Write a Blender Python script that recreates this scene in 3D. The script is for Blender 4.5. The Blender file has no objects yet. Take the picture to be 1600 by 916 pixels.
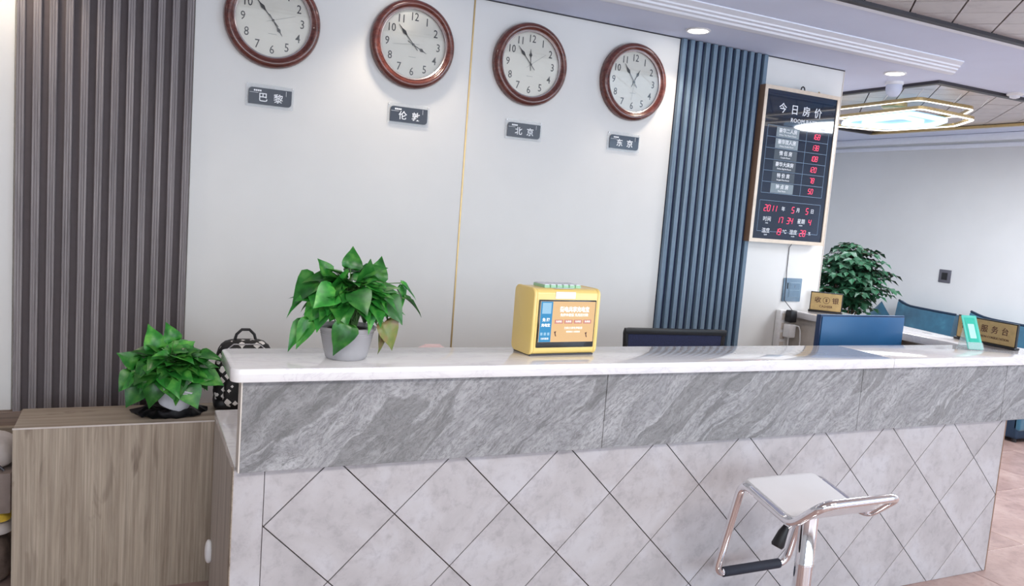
import bpy, bmesh, math, random
from mathutils import Vector, Matrix
random.seed(7)
S = bpy.context.scene
COL = S.collection
PI = math.pi

# ------------------------------------------------------------------ camera
CAMH = 1.5594
yaw, pit, rol = .446591711, .105456042, .0776534566
F = Vector((math.sin(yaw)*math.cos(pit), math.cos(yaw)*math.cos(pit), -math.sin(pit)))
R0 = Vector((math.cos(yaw), -math.sin(yaw), 0)); U0 = R0.cross(F)
Rv = R0*math.cos(rol)+U0*math.sin(rol); Uv = -R0*math.sin(rol)+U0*math.cos(rol)
cam = bpy.data.cameras.new('camera'); cam.sensor_width = 36; cam.lens = 36*1246.165/1600
cam.clip_start = .02
co = bpy.data.objects.new('camera', cam); COL.objects.link(co)
M = Matrix((Rv, Uv, -F)).transposed().to_4x4(); M.translation = Vector((0, 0, CAMH)); co.matrix_world = M
S.camera = co

# ------------------------------------------------------------------ world, lights, exposure
S.view_settings.view_transform = 'Standard'; S.view_settings.look = 'None'
S.view_settings.exposure = 0.24; S.view_settings.gamma = 1
W = bpy.data.worlds.new('world'); S.world = W; W.use_nodes = True
W.node_tree.nodes['Background'].inputs[0].default_value = (.75, .86, 1, 1)
W.node_tree.nodes['Background'].inputs[1].default_value = 1.6

def area(name, loc, target, sx, sy, power, color):
    l = bpy.data.lights.new(name, 'AREA'); l.shape = 'RECTANGLE'; l.size = sx; l.size_y = sy
    l.energy = power; l.color = color
    o = bpy.data.objects.new(name, l); COL.objects.link(o); o.location = loc
    o.rotation_euler = (Vector(target)-Vector(loc)).to_track_quat('-Z', 'Y').to_euler()
    return o
# daylight through the shop front behind the camera (glass front, x -3.3..6.8); cool side lamp added where no window is built
area('daylight_front', (2.0, -3.35, 1.55), (2.0, 3, 1.3), 8.5, 2.3, 118, (.84, .92, 1))
area('cool_side_lamp', (6.6, -1.6, 1.5), (3.0, 3.5, 1.2), 3.2, 2.2, 84, (.58, .78, 1))
# warm area lamps added out of view to lift the bar top and lobby
for i, (x, y) in enumerate(((0.2, .3), (3.2, 0.0))):
    area('lobby_fill_lamp', (x, y, 2.52), (x, y, 0), 1.4, .7, 42, (1, .97, .93))
area('lounge_fill_lamp', (6.1, 2.2, 2.52), (6.1, 2.2, 0), 1.0, .7, 34, (1, .96, .94))  # unseen area lamp added to brighten the lounge side

# ------------------------------------------------------------------ materials
def lin(c):
    return tuple(((v/255+.055)/1.055)**2.4 if v/255 > .04045 else v/255/12.92 for v in c)+(1,)
class NT:
    def __init__(s, name):
        s.m = bpy.data.materials.new(name); s.m.use_nodes = True; s.t = s.m.node_tree
        s.b = s.t.nodes['Principled BSDF']
    def n(s, typ, **kw):
        nd = s.t.nodes.new(typ)
        for k, v in kw.items():
            if k in nd.inputs: nd.inputs[k].default_value = v
            else: setattr(nd, k, v)
        return nd
    def l(s, a, b): s.t.links.new(a, b)
    def coord(s, scale=(1, 1, 1), rot=(0, 0, 0), kind='Object', rnd=0):
        tc = s.n('ShaderNodeTexCoord'); mp = s.n('ShaderNodeMapping')
        mp.inputs['Scale'].default_value = scale; mp.inputs['Rotation'].default_value = rot
        s.l(tc.outputs[kind], mp.inputs['Vector'])
        if rnd:
            oi = s.n('ShaderNodeObjectInfo'); mu = s.n('ShaderNodeMath', operation='MULTIPLY'); mu.inputs[1].default_value = rnd
            s.l(oi.outputs['Random'], mu.inputs[0]); s.l(mu.outputs[0], mp.inputs['Location'])
        return mp.outputs[0]
    def noise(s, vec, scale, detail=4, rough=.55, dist=0):
        nd = s.n('ShaderNodeTexNoise', Scale=scale, Detail=detail, Roughness=rough, Distortion=dist)
        s.l(vec, nd.inputs['Vector']); return nd.outputs['Fac']
    def ramp(s, fac, stops, interp='LINEAR'):
        r = s.n('ShaderNodeValToRGB'); r.color_ramp.interpolation = interp
        e = r.color_ramp.elements
        while len(e) < len(stops): e.new(.5)
        for el, (p, c) in zip(e, stops): el.position = p; el.color = c if len(c) == 4 else lin(c)
        s.l(fac, r.inputs[0]); return r.outputs[0]
    def mix(s, fac, a, b, mode='MIX'):
        m = s.n('ShaderNodeMix', data_type='RGBA', blend_type=mode)
        for sock, v in ((m.inputs[0], fac), (m.inputs[6], a), (m.inputs[7], b)):
            if hasattr(v, 'links') or isinstance(v, bpy.types.NodeSocket): s.l(v, sock)
            else: sock.default_value = v
        return m.outputs[2]
    def bump(s, h, strength=.2, dist=.002):
        b = s.n('ShaderNodeBump', Strength=strength, Distance=dist); s.l(h, b.inputs['Height']); s.l(b.outputs[0], s.b.inputs['Normal'])
    def set(s, **kw):
        for k, v in kw.items(): s.b.inputs[k.replace('_', ' ')].default_value = v
        return s
def plain(name, c, rough=.5, metal=0, nscale=30, var=.06, bump=0, coat=0, spec=.5, bscale=None):
    s = NT(name); s.set(Roughness=rough, Metallic=metal); s.b.inputs['Coat Weight'].default_value = coat
    s.b.inputs['Specular IOR Level'].default_value = spec
    v = s.coord(); f = s.noise(v, nscale, 3)
    c = lin(c); a = tuple(x*(1-var) for x in c[:3])+(1,); b = tuple(min(1, x*(1+var)) for x in c[:3])+(1,)
    s.l(s.ramp(f, [(.3, a), (.7, b)]), s.b.inputs['Base Color'])
    if bump:
        f2 = s.noise(v, bscale or nscale*3, 3); s.bump(f2, bump)
    return s.m
def emit(name, c, strength, base=None):
    s = NT(name); s.b.inputs['Base Color'].default_value = lin(base or c)
    s.b.inputs['Emission Color'].default_value = lin(c); s.b.inputs['Emission Strength'].default_value = strength
    return s.m
def wood(name, dark, mid, light, axis='z', rough=.5, scale=1, knots=True, rnd=0):
    s = NT(name); s.set(Roughness=rough)
    sc = {'z': (14, 14, .8), 'x': (.8, 14, 14), 'y': (14, .8, 14)}[axis]
    sc = tuple(v*scale for v in sc)
    v = s.coord(sc, rnd=rnd); a = s.noise(v, 1.6, 8, .68, .5)
    v2 = s.coord(tuple(q*4 if q > 2 else q for q in sc), rnd=rnd); b = s.noise(v2, 2.2, 4, .6)
    base = s.ramp(a, [(.28, dark), (.47, mid), (.68, light)])
    fine = s.ramp(b, [(.3, (150, 145, 140)), (.62, (255, 255, 255))])
    col = s.mix(.55, base, fine, 'MULTIPLY')
    if knots:
        v3 = s.coord({'z': (5, 5, 1.2), 'x': (1.2, 5, 5), 'y': (5, 1.2, 5)}[axis]); k = s.noise(v3, 1.7, 3, .5, 1.5)
        kc = s.ramp(k, [(.3, (118, 92, 80)), (.40, (255, 255, 255))])
        col = s.mix(.6, col, kc, 'MULTIPLY')
    s.l(col, s.b.inputs['Base Color']); s.bump(b, .25, .001)
    return s.m
# -- painted surfaces
M_wall = plain('wall_cream_panel', (225, 224, 222), .62, nscale=4, var=.015, bump=.06, bscale=180)
M_wall2 = plain('wall_lounge', (216, 218, 220), .75, nscale=3, var=.02, bump=.05, bscale=150)
M_ceil = plain('soffit_paint', (212, 220, 242), .8, nscale=3, var=.02)
M_corn = plain('cornice_plaster', (232, 236, 246), .6, var=.02)
M_gold = plain('gold_seam', (196, 168, 118), .35, metal=.6)
M_dark = plain('dark_metal_trim', (62, 60, 66), .45, metal=.3)
M_black = plain('black_plastic', (22, 22, 26), .42)
M_blackg = plain('black_gloss', (14, 15, 20), .18, coat=.4)
M_white = plain('white_plastic', (236, 236, 238), .4)
# -- fluted panels
def flute(name, dark, mid, light, gap):
    s = NT(name); s.set(Roughness=.55)
    v = s.coord((60, 60, 1.3), rnd=9); a = s.noise(v, 2.0, 6, .65)
    s.l(s.ramp(a, [(.3, dark), (.5, mid), (.72, light)]), s.b.inputs['Base Color']); s.bump(a, .25, .001)
    return s.m
M_fluteL = flute('flute_taupe', (104, 98, 101), (134, 127, 129), (160, 153, 154), None)
M_backL = plain('flute_taupe_backing', (88, 79, 82), .7)
M_fluteR = flute('flute_slate_blue', (92, 114, 134), (116, 138, 158), (140, 158, 174), None)
M_backR = plain('flute_slate_blue_backing', (26, 36, 70), .7)
# -- quartz slab
def quartz():
    s = NT('white_quartz'); s.set(Roughness=.09); s.b.inputs['Coat Weight'].default_value = .3; s.b.inputs['Coat Roughness'].default_value = .03
    v = s.coord((1.2, 3, 3)); a = s.noise(v, 3.2, 8, .62, 1.4)
    s.l(s.ramp(a, [(.40, (234, 232, 233)), (.50, (230, 227, 230)), (.515, (220, 216, 221)), (.54, (231, 229, 231)), (.7, (236, 235, 236))]), s.b.inputs['Base Color'])
    return s.m
M_quartz = quartz()
# -- grey slate-look stone of the apron: diagonal strata, dark and pale veins
def stone():
    s = NT('grey_strata_stone'); s.set(Roughness=.42)
    tc = s.n('ShaderNodeTexCoord'); oi = s.n('ShaderNodeObjectInfo')
    off = s.n('ShaderNodeVectorMath', operation='SCALE'); off.inputs['Scale'].default_value = 0
    m0 = s.n('ShaderNodeMapping'); m0.inputs['Rotation'].default_value = (0, math.radians(42), 0)
    s.l(tc.outputs['Object'], m0.inputs['Vector'])
    wn = s.n('ShaderNodeTexNoise', Scale=3.0, Detail=3); s.l(m0.outputs[0], wn.inputs['Vector'])
    wsub = s.n('ShaderNodeVectorMath', operation='SUBTRACT'); wsub.inputs[1].default_value = (.5, .5, .5); s.l(wn.outputs['Color'], wsub.inputs[0])
    wsc = s.n('ShaderNodeVectorMath', operation='SCALE'); wsc.inputs['Scale'].default_value = .16; s.l(wsub.outputs[0], wsc.inputs[0])
    wad = s.n('ShaderNodeVectorMath', operation='ADD'); s.l(m0.outputs[0], wad.inputs[0]); s.l(wsc.outputs[0], wad.inputs[1])
    m1 = s.n('ShaderNodeMapping'); m1.inputs['Scale'].default_value = (1.0, 4, 6); s.l(wad.outputs[0], m1.inputs['Vector'])
    band = s.noise(m1.outputs[0], 1.0, 3, .5)
    m2 = s.n('ShaderNodeMapping'); m2.inputs['Scale'].default_value = (1.8, 8, 15); s.l(wad.outputs[0], m2.inputs['Vector'])
    vein = s.noise(m2.outputs[0], 1.0, 6, .6)
    m3 = s.n('ShaderNodeMapping'); m3.inputs['Scale'].default_value = (50, 90, 110); s.l(wad.outputs[0], m3.inputs['Vector'])
    grain = s.noise(m3.outputs[0], 1.0, 5, .75)
    base = s.ramp(band, [(.34, (106, 105, 108)), (.42, (138, 137, 140)), (.45, (108, 107, 110)), (.49, (114, 113, 116)), (.50, (162, 161, 165)), (.57, (132, 131, 136)), (.60, (152, 151, 155)), (.68, (172, 171, 175))])
    vn = s.ramp(vein, [(.36, (110, 110, 112)), (.385, (225, 225, 226)), (.49, (225, 225, 225)), (.5, (92, 92, 94)), (.508, (235, 235, 236)), (.60, (240, 240, 240)), (.615, (150, 150, 152)), (.63, (255, 255, 255))])
    c1 = s.mix(.8, base, vn, 'MULTIPLY')
    gr = s.ramp(grain, [(.36, (130, 130, 132)), (.5, (222, 222, 222)), (.62, (255, 255, 255))])
    c2 = s.mix(.85, c1, gr, 'MULTIPLY')
    br = s.n('ShaderNodeBrightContrast', Bright=.13); s.l(c2, br.inputs[0])
    s.l(br.outputs[0], s.b.inputs['Base Color'])
    hm = s.n('ShaderNodeMath', operation='ADD'); s.l(grain, hm.inputs[0]); s.l(vein, hm.inputs[1])
    s.bump(hm.outputs[0], .85, .005)
    return s.m
M_stone = stone()
def tile(name, a, b, c, rough=.3, sc=5, rnd=30):
    s = NT(name); s.set(Roughness=rough)
    v = s.coord((1, 1, 1), rnd=rnd); n1 = s.noise(v, sc, 6, .6, .6); n2 = s.noise(v, sc*6, 5, .7, .3)
    base = s.ramp(n1, [(.32, a), (.5, b), (.68, c)])
    f = s.ramp(n2, [(.30, (196, 192, 196)), (.5, (250, 249, 250)), (.7, (255, 255, 255))])
    s.l(s.mix(.45, base, f, 'MULTIPLY'), s.b.inputs['Base Color'])
    return s.m
M_tile = tile('pale_cement_tile', (172, 168, 170), (186, 182, 184), (195, 193, 197), .33, 4.2)
M_grout = plain('dark_grout', (84, 70, 62), .8)
M_floor = tile('rosy_brown_floor_tile', (150, 124, 118), (168, 142, 135), (182, 158, 150), .22, 3)
M_fgrout = plain('pale_floor_grout', (214, 200, 194), .7)
M_mirror = tile('bronze_ceiling_tile', (198, 189, 188), (204, 195, 193), (209, 202, 201), .28, 1.5)
M_mirror.node_tree.nodes['Principled BSDF'].inputs['Metallic'].default_value = .2
M_joint = plain('ceiling_tile_joint', (62, 50, 46), .6)
M_cabwood = wood('weathered_oak_laminate', (146, 130, 114), (178, 163, 146), (198, 184, 167), 'z', .5, 1)
M_cabtop = wood('weathered_oak_top', (136, 121, 107), (166, 151, 135), (186, 173, 157), 'x', .5, 1)
M_panelw = wood('grey_oak_end_panel', (146, 138, 130), (180, 171, 162), (198, 190, 182), 'z', .55, 1.3, knots=False)
M_shelfw = wood('brown_shelf_board', (112, 92, 82), (142, 122, 110), (160, 140, 126), 'x', .6, 1, knots=False)
M_edge = plain('pale_edge_band', (214, 206, 200), .5)
M_cream = plain('cream_side_trim', (208, 200, 192), .5)
M_chrome = NT('chrome').set(Metallic=1.0, Roughness=.07); M_chrome.b.inputs['Base Color'].default_value = (.86, .85, .87, 1); M_chrome = M_chrome.m
M_seat = plain('pearl_white_vinyl', (226, 226, 230), .28, coat=.2, nscale=8, var=.02)
M_rub = plain('black_rubber_sleeve', (34, 38, 52), .65, bump=.3, nscale=60)
M_clockw = wood('mahogany_clock_frame', (72, 32, 28), (104, 52, 44), (134, 78, 68), 'x', .22, 1.5, knots=False)
M_clockw.node_tree.nodes['Principled BSDF'].inputs['Coat Weight'].default_value = .6
M_bezel = plain('clock_inner_bezel', (196, 186, 186), .25, metal=.6)
M_face = plain('clock_face', (238, 234, 224), .55, nscale=20, var=.02)
M_ink = plain('clock_black', (26, 24, 24), .5)
M_inkg = plain('thin_grey_ink', (140, 140, 136), .5)
M_name = plain('slate_nameplate', (34, 44, 62), .3, coat=.3)
M_wtext = plain('white_lettering', (240, 242, 246), .5)
M_gtext = plain('grey_lettering', (176, 184, 196), .5)
M_frame = plain('champagne_board_frame', (224, 208, 190), .3, metal=.35)
M_frames = plain('brown_frame_side', (150, 120, 100), .4, metal=.2)
M_board = plain('navy_board_glass', (12, 34, 58), .05, coat=.6, nscale=3, var=.2)
M_line = plain('board_white_line', (126, 152, 176), .5)
M_label = plain('board_label_strip', (120, 134, 142), .4)
M_label2 = plain('board_dark_strip', (34, 52, 68), .4)
M_led = emit('red_led', (255, 60, 96), 1.0)
M_yel = plain('yellow_plastic', (246, 216, 132), .36, coat=.3, nscale=5, var=.02)
M_mint = plain('mint_plastic', (160, 206, 168), .35)
M_scr = emit('screen_peach', (246, 200, 140), .75, (60, 50, 40))
M_scrb = emit('screen_blue', (40, 150, 206), .75, (10, 30, 50))
M_scrl = emit('screen_pale_blue', (160, 208, 238), .8, (30, 40, 50))
M_scrw = emit('screen_white', (255, 255, 250), .95, (60, 60, 60))
M_scrp = emit('screen_salmon', (240, 158, 140), .62, (60, 40, 40))
M_brass = plain('brushed_brass_plate', (200, 170, 116), .34, metal=.35, nscale=50, var=.08)
M_brown = plain('engraved_brown', (84, 44, 34), .5)
M_teal = NT('teal_velvet').set(Roughness=.85)
M_teal.b.inputs['Sheen Weight'].default_value = .5
_v = M_teal.coord(); _f = M_teal.noise(_v, 9, 5)
M_teal.l(M_teal.ramp(_f, [(.3, (24, 72, 98)), (.6, (38, 92, 118)), (.75, (56, 114, 134))]), M_teal.b.inputs['Base Color']); M_teal = M_teal.m
M_piping = plain('navy_piping', (16, 42, 66), .6)
M_monb = plain('blue_monitor_film', (30, 92, 142), .38, nscale=4, var=.06)
M_monf = plain('monitor_frame', (28, 52, 92), .35)
M_mesh = plain('dark_mesh_fabric', (38, 44, 78), .8, nscale=200, var=.3)
M_soil = plain('soil', (40, 28, 22), .95, nscale=60, var=.3)
M_bpot = plain('white_pot', (222, 226, 236), .35)
M_wrap = plain('black_plastic_film', (12, 12, 16), .28, bump=.4, nscale=18)
M_plate = plain('grey_blue_switch', (108, 132, 152), .3)
M_plate2 = plain('grey_blue_switch_inner', (128, 152, 170), .3)
M_swd = plain('dark_switch', (92, 92, 102), .4)
M_pink = plain('pale_pink_cloth', (240, 214, 214), .7)
M_ledring = emit('led_white', (255, 246, 230), 2.6)
M_ledcool = emit('led_panel_cool', (196, 226, 255), 1.1)
M_diff = emit('led_diffuser', (150, 196, 232), .55)
M_goldr = plain('brushed_gold_ring', (222, 196, 140), .25, metal=.8)
M_down = emit('downlight_lens', (255, 248, 238), 14)
def leafm(name, a, b, c):
    s = NT(name); s.set(Roughness=.32)
    v = s.coord((1, 1, 1), rnd=20); n = s.noise(v, 2.2, 3, .5)
    ge = s.n('ShaderNodeObjectInfo')
    hs = s.n('ShaderNodeHueSaturation'); mr = s.n('ShaderNodeMapRange'); mr.inputs[3].default_value = .55; mr.inputs[4].default_value = 1.5
    s.l(ge.outputs['Random'], mr.inputs[0]); s.l(mr.outputs[0], hs.inputs['Value'])
    s.l(s.ramp(n, [(.3, a), (.5, b), (.72, c)]), hs.inputs['Color']); s.l(hs.outputs[0], s.b.inputs['Base Color'])
    s.b.inputs['Subsurface Weight'].default_value = 0
    s.b.inputs['Transmission Weight'].default_value = 0
    return s.m
M_leaf = leafm('pothos_leaf', (28, 92, 34), (46, 128, 46), (96, 164, 70))
M_leafr = leafm('pothos_leaf_reddish', (90, 110, 50), (120, 130, 60), (150, 110, 84))
M_leafd = plain('tree_leaf', (32, 74, 50), .45, nscale=6, var=.6)
M_stem = plain('green_stem', (84, 128, 62), .5)
M_bark = plain('brown_stem', (86, 66, 50), .8)
def glassy(name, tint, alpha, rough=.03):
    s = NT(name); t = s.t
    tr = s.n('ShaderNodeBsdfTransparent'); tr.inputs[0].default_value = tint
    gl = s.n('ShaderNodeBsdfGlossy'); gl.inputs['Roughness'].default_value = rough
    fr = s.n('ShaderNodeFresnel'); fr.inputs[0].default_value = 1.45
    ad = s.n('ShaderNodeMath', operation='ADD'); ad.inputs[1].default_value = alpha; s.l(fr.outputs[0], ad.inputs[0])
    mx = s.n('ShaderNodeMixShader'); s.l(ad.outputs[0], mx.inputs[0]); s.l(tr.outputs[0], mx.inputs[1]); s.l(gl.outputs[0], mx.inputs[2])
    s.l(mx.outputs[0], t.nodes['Material Output'].inputs[0]); return s.m
M_glass = glassy('clock_glass', (1, 1, 1, 1), .02)
def frosted(name, c, a, rough=.25):
    s = NT(name); s.set(Roughness=rough, Alpha=a); s.b.inputs['Base Color'].default_value = lin(c); return s.m
M_pot = frosted('translucent_pot', (196, 194, 198), .62)
M_acr = frosted('clear_acrylic', (232, 236, 240), .28, .1)
M_acrt = frosted('teal_acrylic', (110, 222, 204), .85, .12)
M_dome = frosted('frosted_dome', (214, 220, 240), .8, .3)
def bagm():
    s = NT('black_white_printed_fabric'); s.set(Roughness=.6)
    v = s.coord((1, 1, 1)); vo = s.n('ShaderNodeTexVoronoi', Scale=30.0); vo.distance = 'MANHATTAN'; s.l(v, vo.inputs['Vector'])
    s.l(s.ramp(vo.outputs['Distance'], [(0, (222, 218, 214)), (.52, (216, 212, 210)), (.55, (20, 18, 20)), (1, (12, 12, 14))], 'CONSTANT'), s.b.inputs['Base Color'])
    return s.m
M_bag = bagm()

# ------------------------------------------------------------------ geometry helpers
def tag(o, label=None, cat=None, group=None, kind=None):
    if label: o['label'] = label
    if cat: o['category'] = cat
    if group: o['group'] = group
    if kind: o['kind'] = kind
    return o
def link(name, me, mat=None, parent=None, smooth=None):
    o = bpy.data.objects.new(name, me); COL.objects.link(o)
    if mat is not None and not me.materials: me.materials.append(mat)
    if parent is not None: o.parent = parent
    return o
def obj(name, bm, mat, parent=None, smooth=0, bevel=0, seg=2):
    bmesh.ops.recalc_face_normals(bm, faces=bm.faces)
    if bevel:
        es = [e for e in bm.edges if len(e.link_faces) == 2 and e.calc_face_angle(0) > .5]
        bmesh.ops.bevel(bm, geom=es, offset=bevel, segments=seg, affect='EDGES', profile=.5, clamp_overlap=True)
    me = bpy.data.meshes.new(name)
    bm.to_mesh(me); bm.free()
    if smooth or bevel:
        for p in me.polygons: p.use_smooth = True
        try: me.set_sharp_from_angle(angle=math.radians(smooth or 35))
        except Exception: pass
    return link(name, me, mat, parent)
def thing(name, label, cat, loc=(0, 0, 0), rz=0, group=None):
    o = bpy.data.objects.new(name, None); COL.objects.link(o); o.location = loc; o.rotation_euler = (0, 0, rz)
    o.empty_display_size = .05
    return tag(o, label, cat, group)
def struct(o): o['kind'] = 'structure'; return o
def abox(bm, x0, x1, y0, y1, z0, z1, mtx=None):
    vs = [bm.verts.new((x, y, z)) for x in (x0, x1) for y in (y0, y1) for z in (z0, z1)]
    if mtx: 
        for v in vs: v.co = mtx @ v.co
    for f in ((0, 1, 3, 2), (4, 6, 7, 5), (0, 4, 5, 1), (2, 3, 7, 6), (0, 2, 6, 4), (1, 5, 7, 3)): bm.faces.new([vs[i] for i in f])
    return bm
def box(name, x0, x1, y0, y1, z0, z1, mat, parent=None, bevel=0, seg=2, mtx=None):
    return obj(name, abox(bmesh.new(), x0, x1, y0, y1, z0, z1, mtx), mat, parent, bevel=bevel, seg=seg)
def prism(bm, pts, axis, a, b, mtx=None):
    """pts 2-D polygon; axis 'y': pts=(x,z) ; 'z': pts=(x,y) ; 'x': pts=(y,z)"""
    def P(p, t): return {'y': (p[0], t, p[1]), 'z': (p[0], p[1], t), 'x': (t, p[0], p[1])}[axis]
    v0 = [bm.verts.new(P(p, a)) for p in pts]; v1 = [bm.verts.new(P(p, b)) for p in pts]
    if mtx:
        for v in v0+v1: v.co = mtx @ v.co
    bm.faces.new(v0); bm.faces.new(v1[::-1])
    n = len(pts)
    for i in range(n): bm.faces.new((v0[i], v0[(i+1) % n], v1[(i+1) % n], v1[i]))
    return bm
def lathe(bm, prof, n=32, center=(0, 0, 0), axis='z', close=False):
    rings = []
    for r, h in prof:
        ring = []
        for i in range(n):
            t = 2*PI*i/n; a, b = r*math.cos(t), r*math.sin(t)
            p = (a, b, h) if axis == 'z' else (a, h, b) if axis == 'y' else (h, a, b)
            ring.append(bm.verts.new(Vector(p)+Vector(center)))
        rings.append(ring)
    m = len(rings)
    for j in range(m if close else m-1):
        A, B = rings[j], rings[(j+1) % m]
        for i in range(n): bm.faces.new((A[i], A[(i+1) % n], B[(i+1) % n], B[i]))
    if not close:
        for rg in (rings[0], rings[-1]):
            try: bm.faces.new(rg)
            except Exception: pass
    return bm
def tube(bm, pts, r, n=8, closed=False, taper=None):
    pts = [Vector(p) for p in pts]; m = len(pts); rings = []
    up = None
    for i, p in enumerate(pts):
        a = pts[(i-1) % m] if (closed or i > 0) else p; b = pts[(i+1) % m] if (closed or i < m-1) else p
        t = (b-a).normalized()
        if up is None:
            up = Vector((0, 0, 1)) if abs(t.z) < .9 else Vector((1, 0, 0))
        u = (up-t*up.dot(t)).normalized(); up = u; w = t.cross(u)
        rr = r*(taper[i] if taper else 1)
        rings.append([bm.verts.new(p+(u*math.cos(2*PI*k/n)+w*math.sin(2*PI*k/n))*rr) for k in range(n)])
    off = 0
    for i in range(m if closed else m-1):
        A, B = rings[i], rings[(i+1) % m]
        sh = 0
        if closed and i == m-1:
            sh = min(range(n), key=lambda q: sum((A[k].co-B[(k+q) % n].co).length for k in range(n)))
        for k in range(n): bm.faces.new((A[k], A[(k+1) % n], B[(k+1+sh) % n], B[(k+sh) % n]))
    if not closed: bm.faces.new(rings[0]); bm.faces.new(rings[-1][::-1])
    return bm
def fillet(pts, r, closed=False, seg=5):
    pts = [Vector(p) for p in pts]; out = []; m = len(pts)
    for i, p in enumerate(pts):
        if not closed and i in (0, m-1): out.append(p); continue
        a, b = pts[i-1], pts[(i+1) % m]; da, db = (a-p), (b-p)
        rr = min(r, da.length*.45, db.length*.45); A = p+da.normalized()*rr; B = p+db.normalized()*rr
        for k in range(seg+1):
            t = k/seg; out.append(A*(1-t)**2+p*2*t*(1-t)+B*t*t)
    return out
def clip(poly, x0, x1, y0, y1):
    def cut(P, f, inter):
        o = []
        for i in range(len(P)):
            a, b = P[i-1], P[i]
            if f(b):
                if not f(a): o.append(inter(a, b))
                o.append(b)
            elif f(a): o.append(inter(a, b))
        return o
    def ix(v): return lambda a, b: (v, a[1]+(b[1]-a[1])*(v-a[0])/(b[0]-a[0]))
    def iy(v): return lambda a, b: (a[0]+(b[0]-a[0])*(v-a[1])/(b[1]-a[1]), v)
    for f, it in ((lambda p: p[0] >= x0-1e-9, ix(x0)), (lambda p: p[0] <= x1+1e-9, ix(x1)), (lambda p: p[1] >= y0-1e-9, iy(y0)), (lambda p: p[1] <= y1+1e-9, iy(y1))):
        if not poly: return []
        poly = cut(poly, f, it)
    return poly
def parea(P): return abs(sum(P[i-1][0]*P[i][1]-P[i][0]*P[i-1][1] for i in range(len(P))))/2
def rrect(x0, x1, y0, y1, r, n=4, corners=(1, 1, 1, 1)):
    out = []
    for (cx, cy, a0), on in zip(((x1-r, y1-r, 0), (x0+r, y1-r, 90), (x0+r, y0+r, 180), (x1-r, y0+r, 270)), corners):
        if on:
            for k in range(n+1):
                a = math.radians(a0+90*k/n); out.append((cx+r*math.cos(a), cy+r*math.sin(a)))
        else: out.append((cx+(r if a0 in (0, 270) else -r), cy+(r if a0 in (0, 90) else -r)))
    return out
def text(body, size, mat, parent, x, z, y=0, name='lettering', align='CENTER', bold=0, sx=1, rz=0, depth=.0006, mtx=None, spacing=1):
    """flat lettering in the XZ plane, facing -Y, centred at x,z (parent's local space)"""
    c = bpy.data.curves.new('lettering', 'FONT'); c.body = body; c.size = size; c.align_x = align; c.align_y = 'CENTER'
    c.extrude = depth; c.offset = bold*size; c.resolution_u = 2; c.space_character = spacing
    t = bpy.data.objects.new('lettering_source', c); COL.objects.link(t)
    dg = bpy.context.evaluated_depsgraph_get(); me = bpy.data.meshes.new_from_object(t.evaluated_get(dg))
    bpy.data.objects.remove(t); bpy.data.curves.remove(c)
    mm = Matrix.Translation((x, y, z)) @ Matrix.Rotation(PI/2, 4, 'X') @ Matrix.Diagonal((sx, 1, 1, 1))
    if mtx is not None: mm = mtx @ mm
    me.transform(mm); me.materials.clear()
    me.name = name
    return link(name, me, mat, parent)
SEG = {'0': 'abcdef', '1': 'bc', '2': 'abged', '3': 'abgcd', '4': 'fgbc', '5': 'afgcd', '6': 'afgedc', '7': 'abc', '8': 'abcdefg', '9': 'abcdfg'}
def led(s, x, z, h, mat, parent, y=0):
    bm = bmesh.new(); w = h*.5; t = h*.085; sl = .16
    for i, ch in enumerate(s):
        if ch == ' ': continue
        ox = x+i*w*1.45
        def q(xa, za, xb, zb):
            d = t/2
            if abs(xa-xb) > abs(za-zb): P = [(xa+d*.6, za-d), (xb-d*.6, za-d), (xb-d*.6, za+d), (xa+d*.6, za+d)]
            else: P = [(xa-d, za+d*.6), (xa+d, za+d*.6), (xa+d, zb-d*.6), (xa-d, zb-d*.6)]
            prism(bm, [(ox+a+sl*(b), z+b) for a, b in P], 'y', y-.0008, y)
        for g in SEG[ch]:
            q(*{'a': (0, h/2, w, h/2), 'g': (0, 0, w, 0), 'd': (0, -h/2, w, -h/2), 'f': (0, 0, 0, h/2), 'b': (w, 0, w, h/2), 'e': (0, -h/2, 0, 0), 'c': (w, -h/2, w, 0)}[g])
    return obj('led_digits', bm, mat, parent)
def dup(o, parent=None):
    c = o.copy(); COL.objects.link(c); c.parent = parent
    for ch in list(o.children): dup(ch, c)
    return c

# ------------------------------------------------------------------ room shell
ZC = 2.574; WY = 3.77; XR = 7.02; YB = 6.7; XL = -3.4; YF = -3.5
# floor: substrate in grout colour with tiles set into it
fl = struct(box('floor', XL-.2, XR+.2, YF-.2, YB+.2, -.12, -.002, M_fgrout))
TS = .63; tme = None
tb = abox(bmesh.new(), -TS/2+.002, TS/2-.002, -TS/2+.002, TS/2-.002, -.004, 0)
xs0 = 5.559; ys0 = 2.475
first = obj('floor_tile', tb, M_floor, fl, bevel=.001, seg=1); firstused = False
for i in range(-10, 3):
    for j in range(-4, 6):
        x = xs0+TS*(i+.5); y = ys0+TS*(j+.5)
        if x > XR or y > 6.3: continue
        if not firstused: o = first; firstused = True
        else: o = first.copy(); COL.objects.link(o); o.parent = fl
        o.location = (x, y, 0)
bmr = bmesh.new()   # far part of the floor, too oblique to tell the tiles apart
for (a, b, c, d) in ((XL, xs0-10*TS, YF, YB), (xs0-10*TS, XR, YF, ys0-4*TS)):
    i = a
    while i < b-.01:
        k = c
        while k < d-.01:
            abox(bmr, i+.002, min(i+TS, b)-.002, k+.002, min(k+TS, d)-.002, -.004, 0); k += TS
        i += TS
tag(obj('floor_tiling', bmr, M_floor, fl), kind='stuff')

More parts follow.
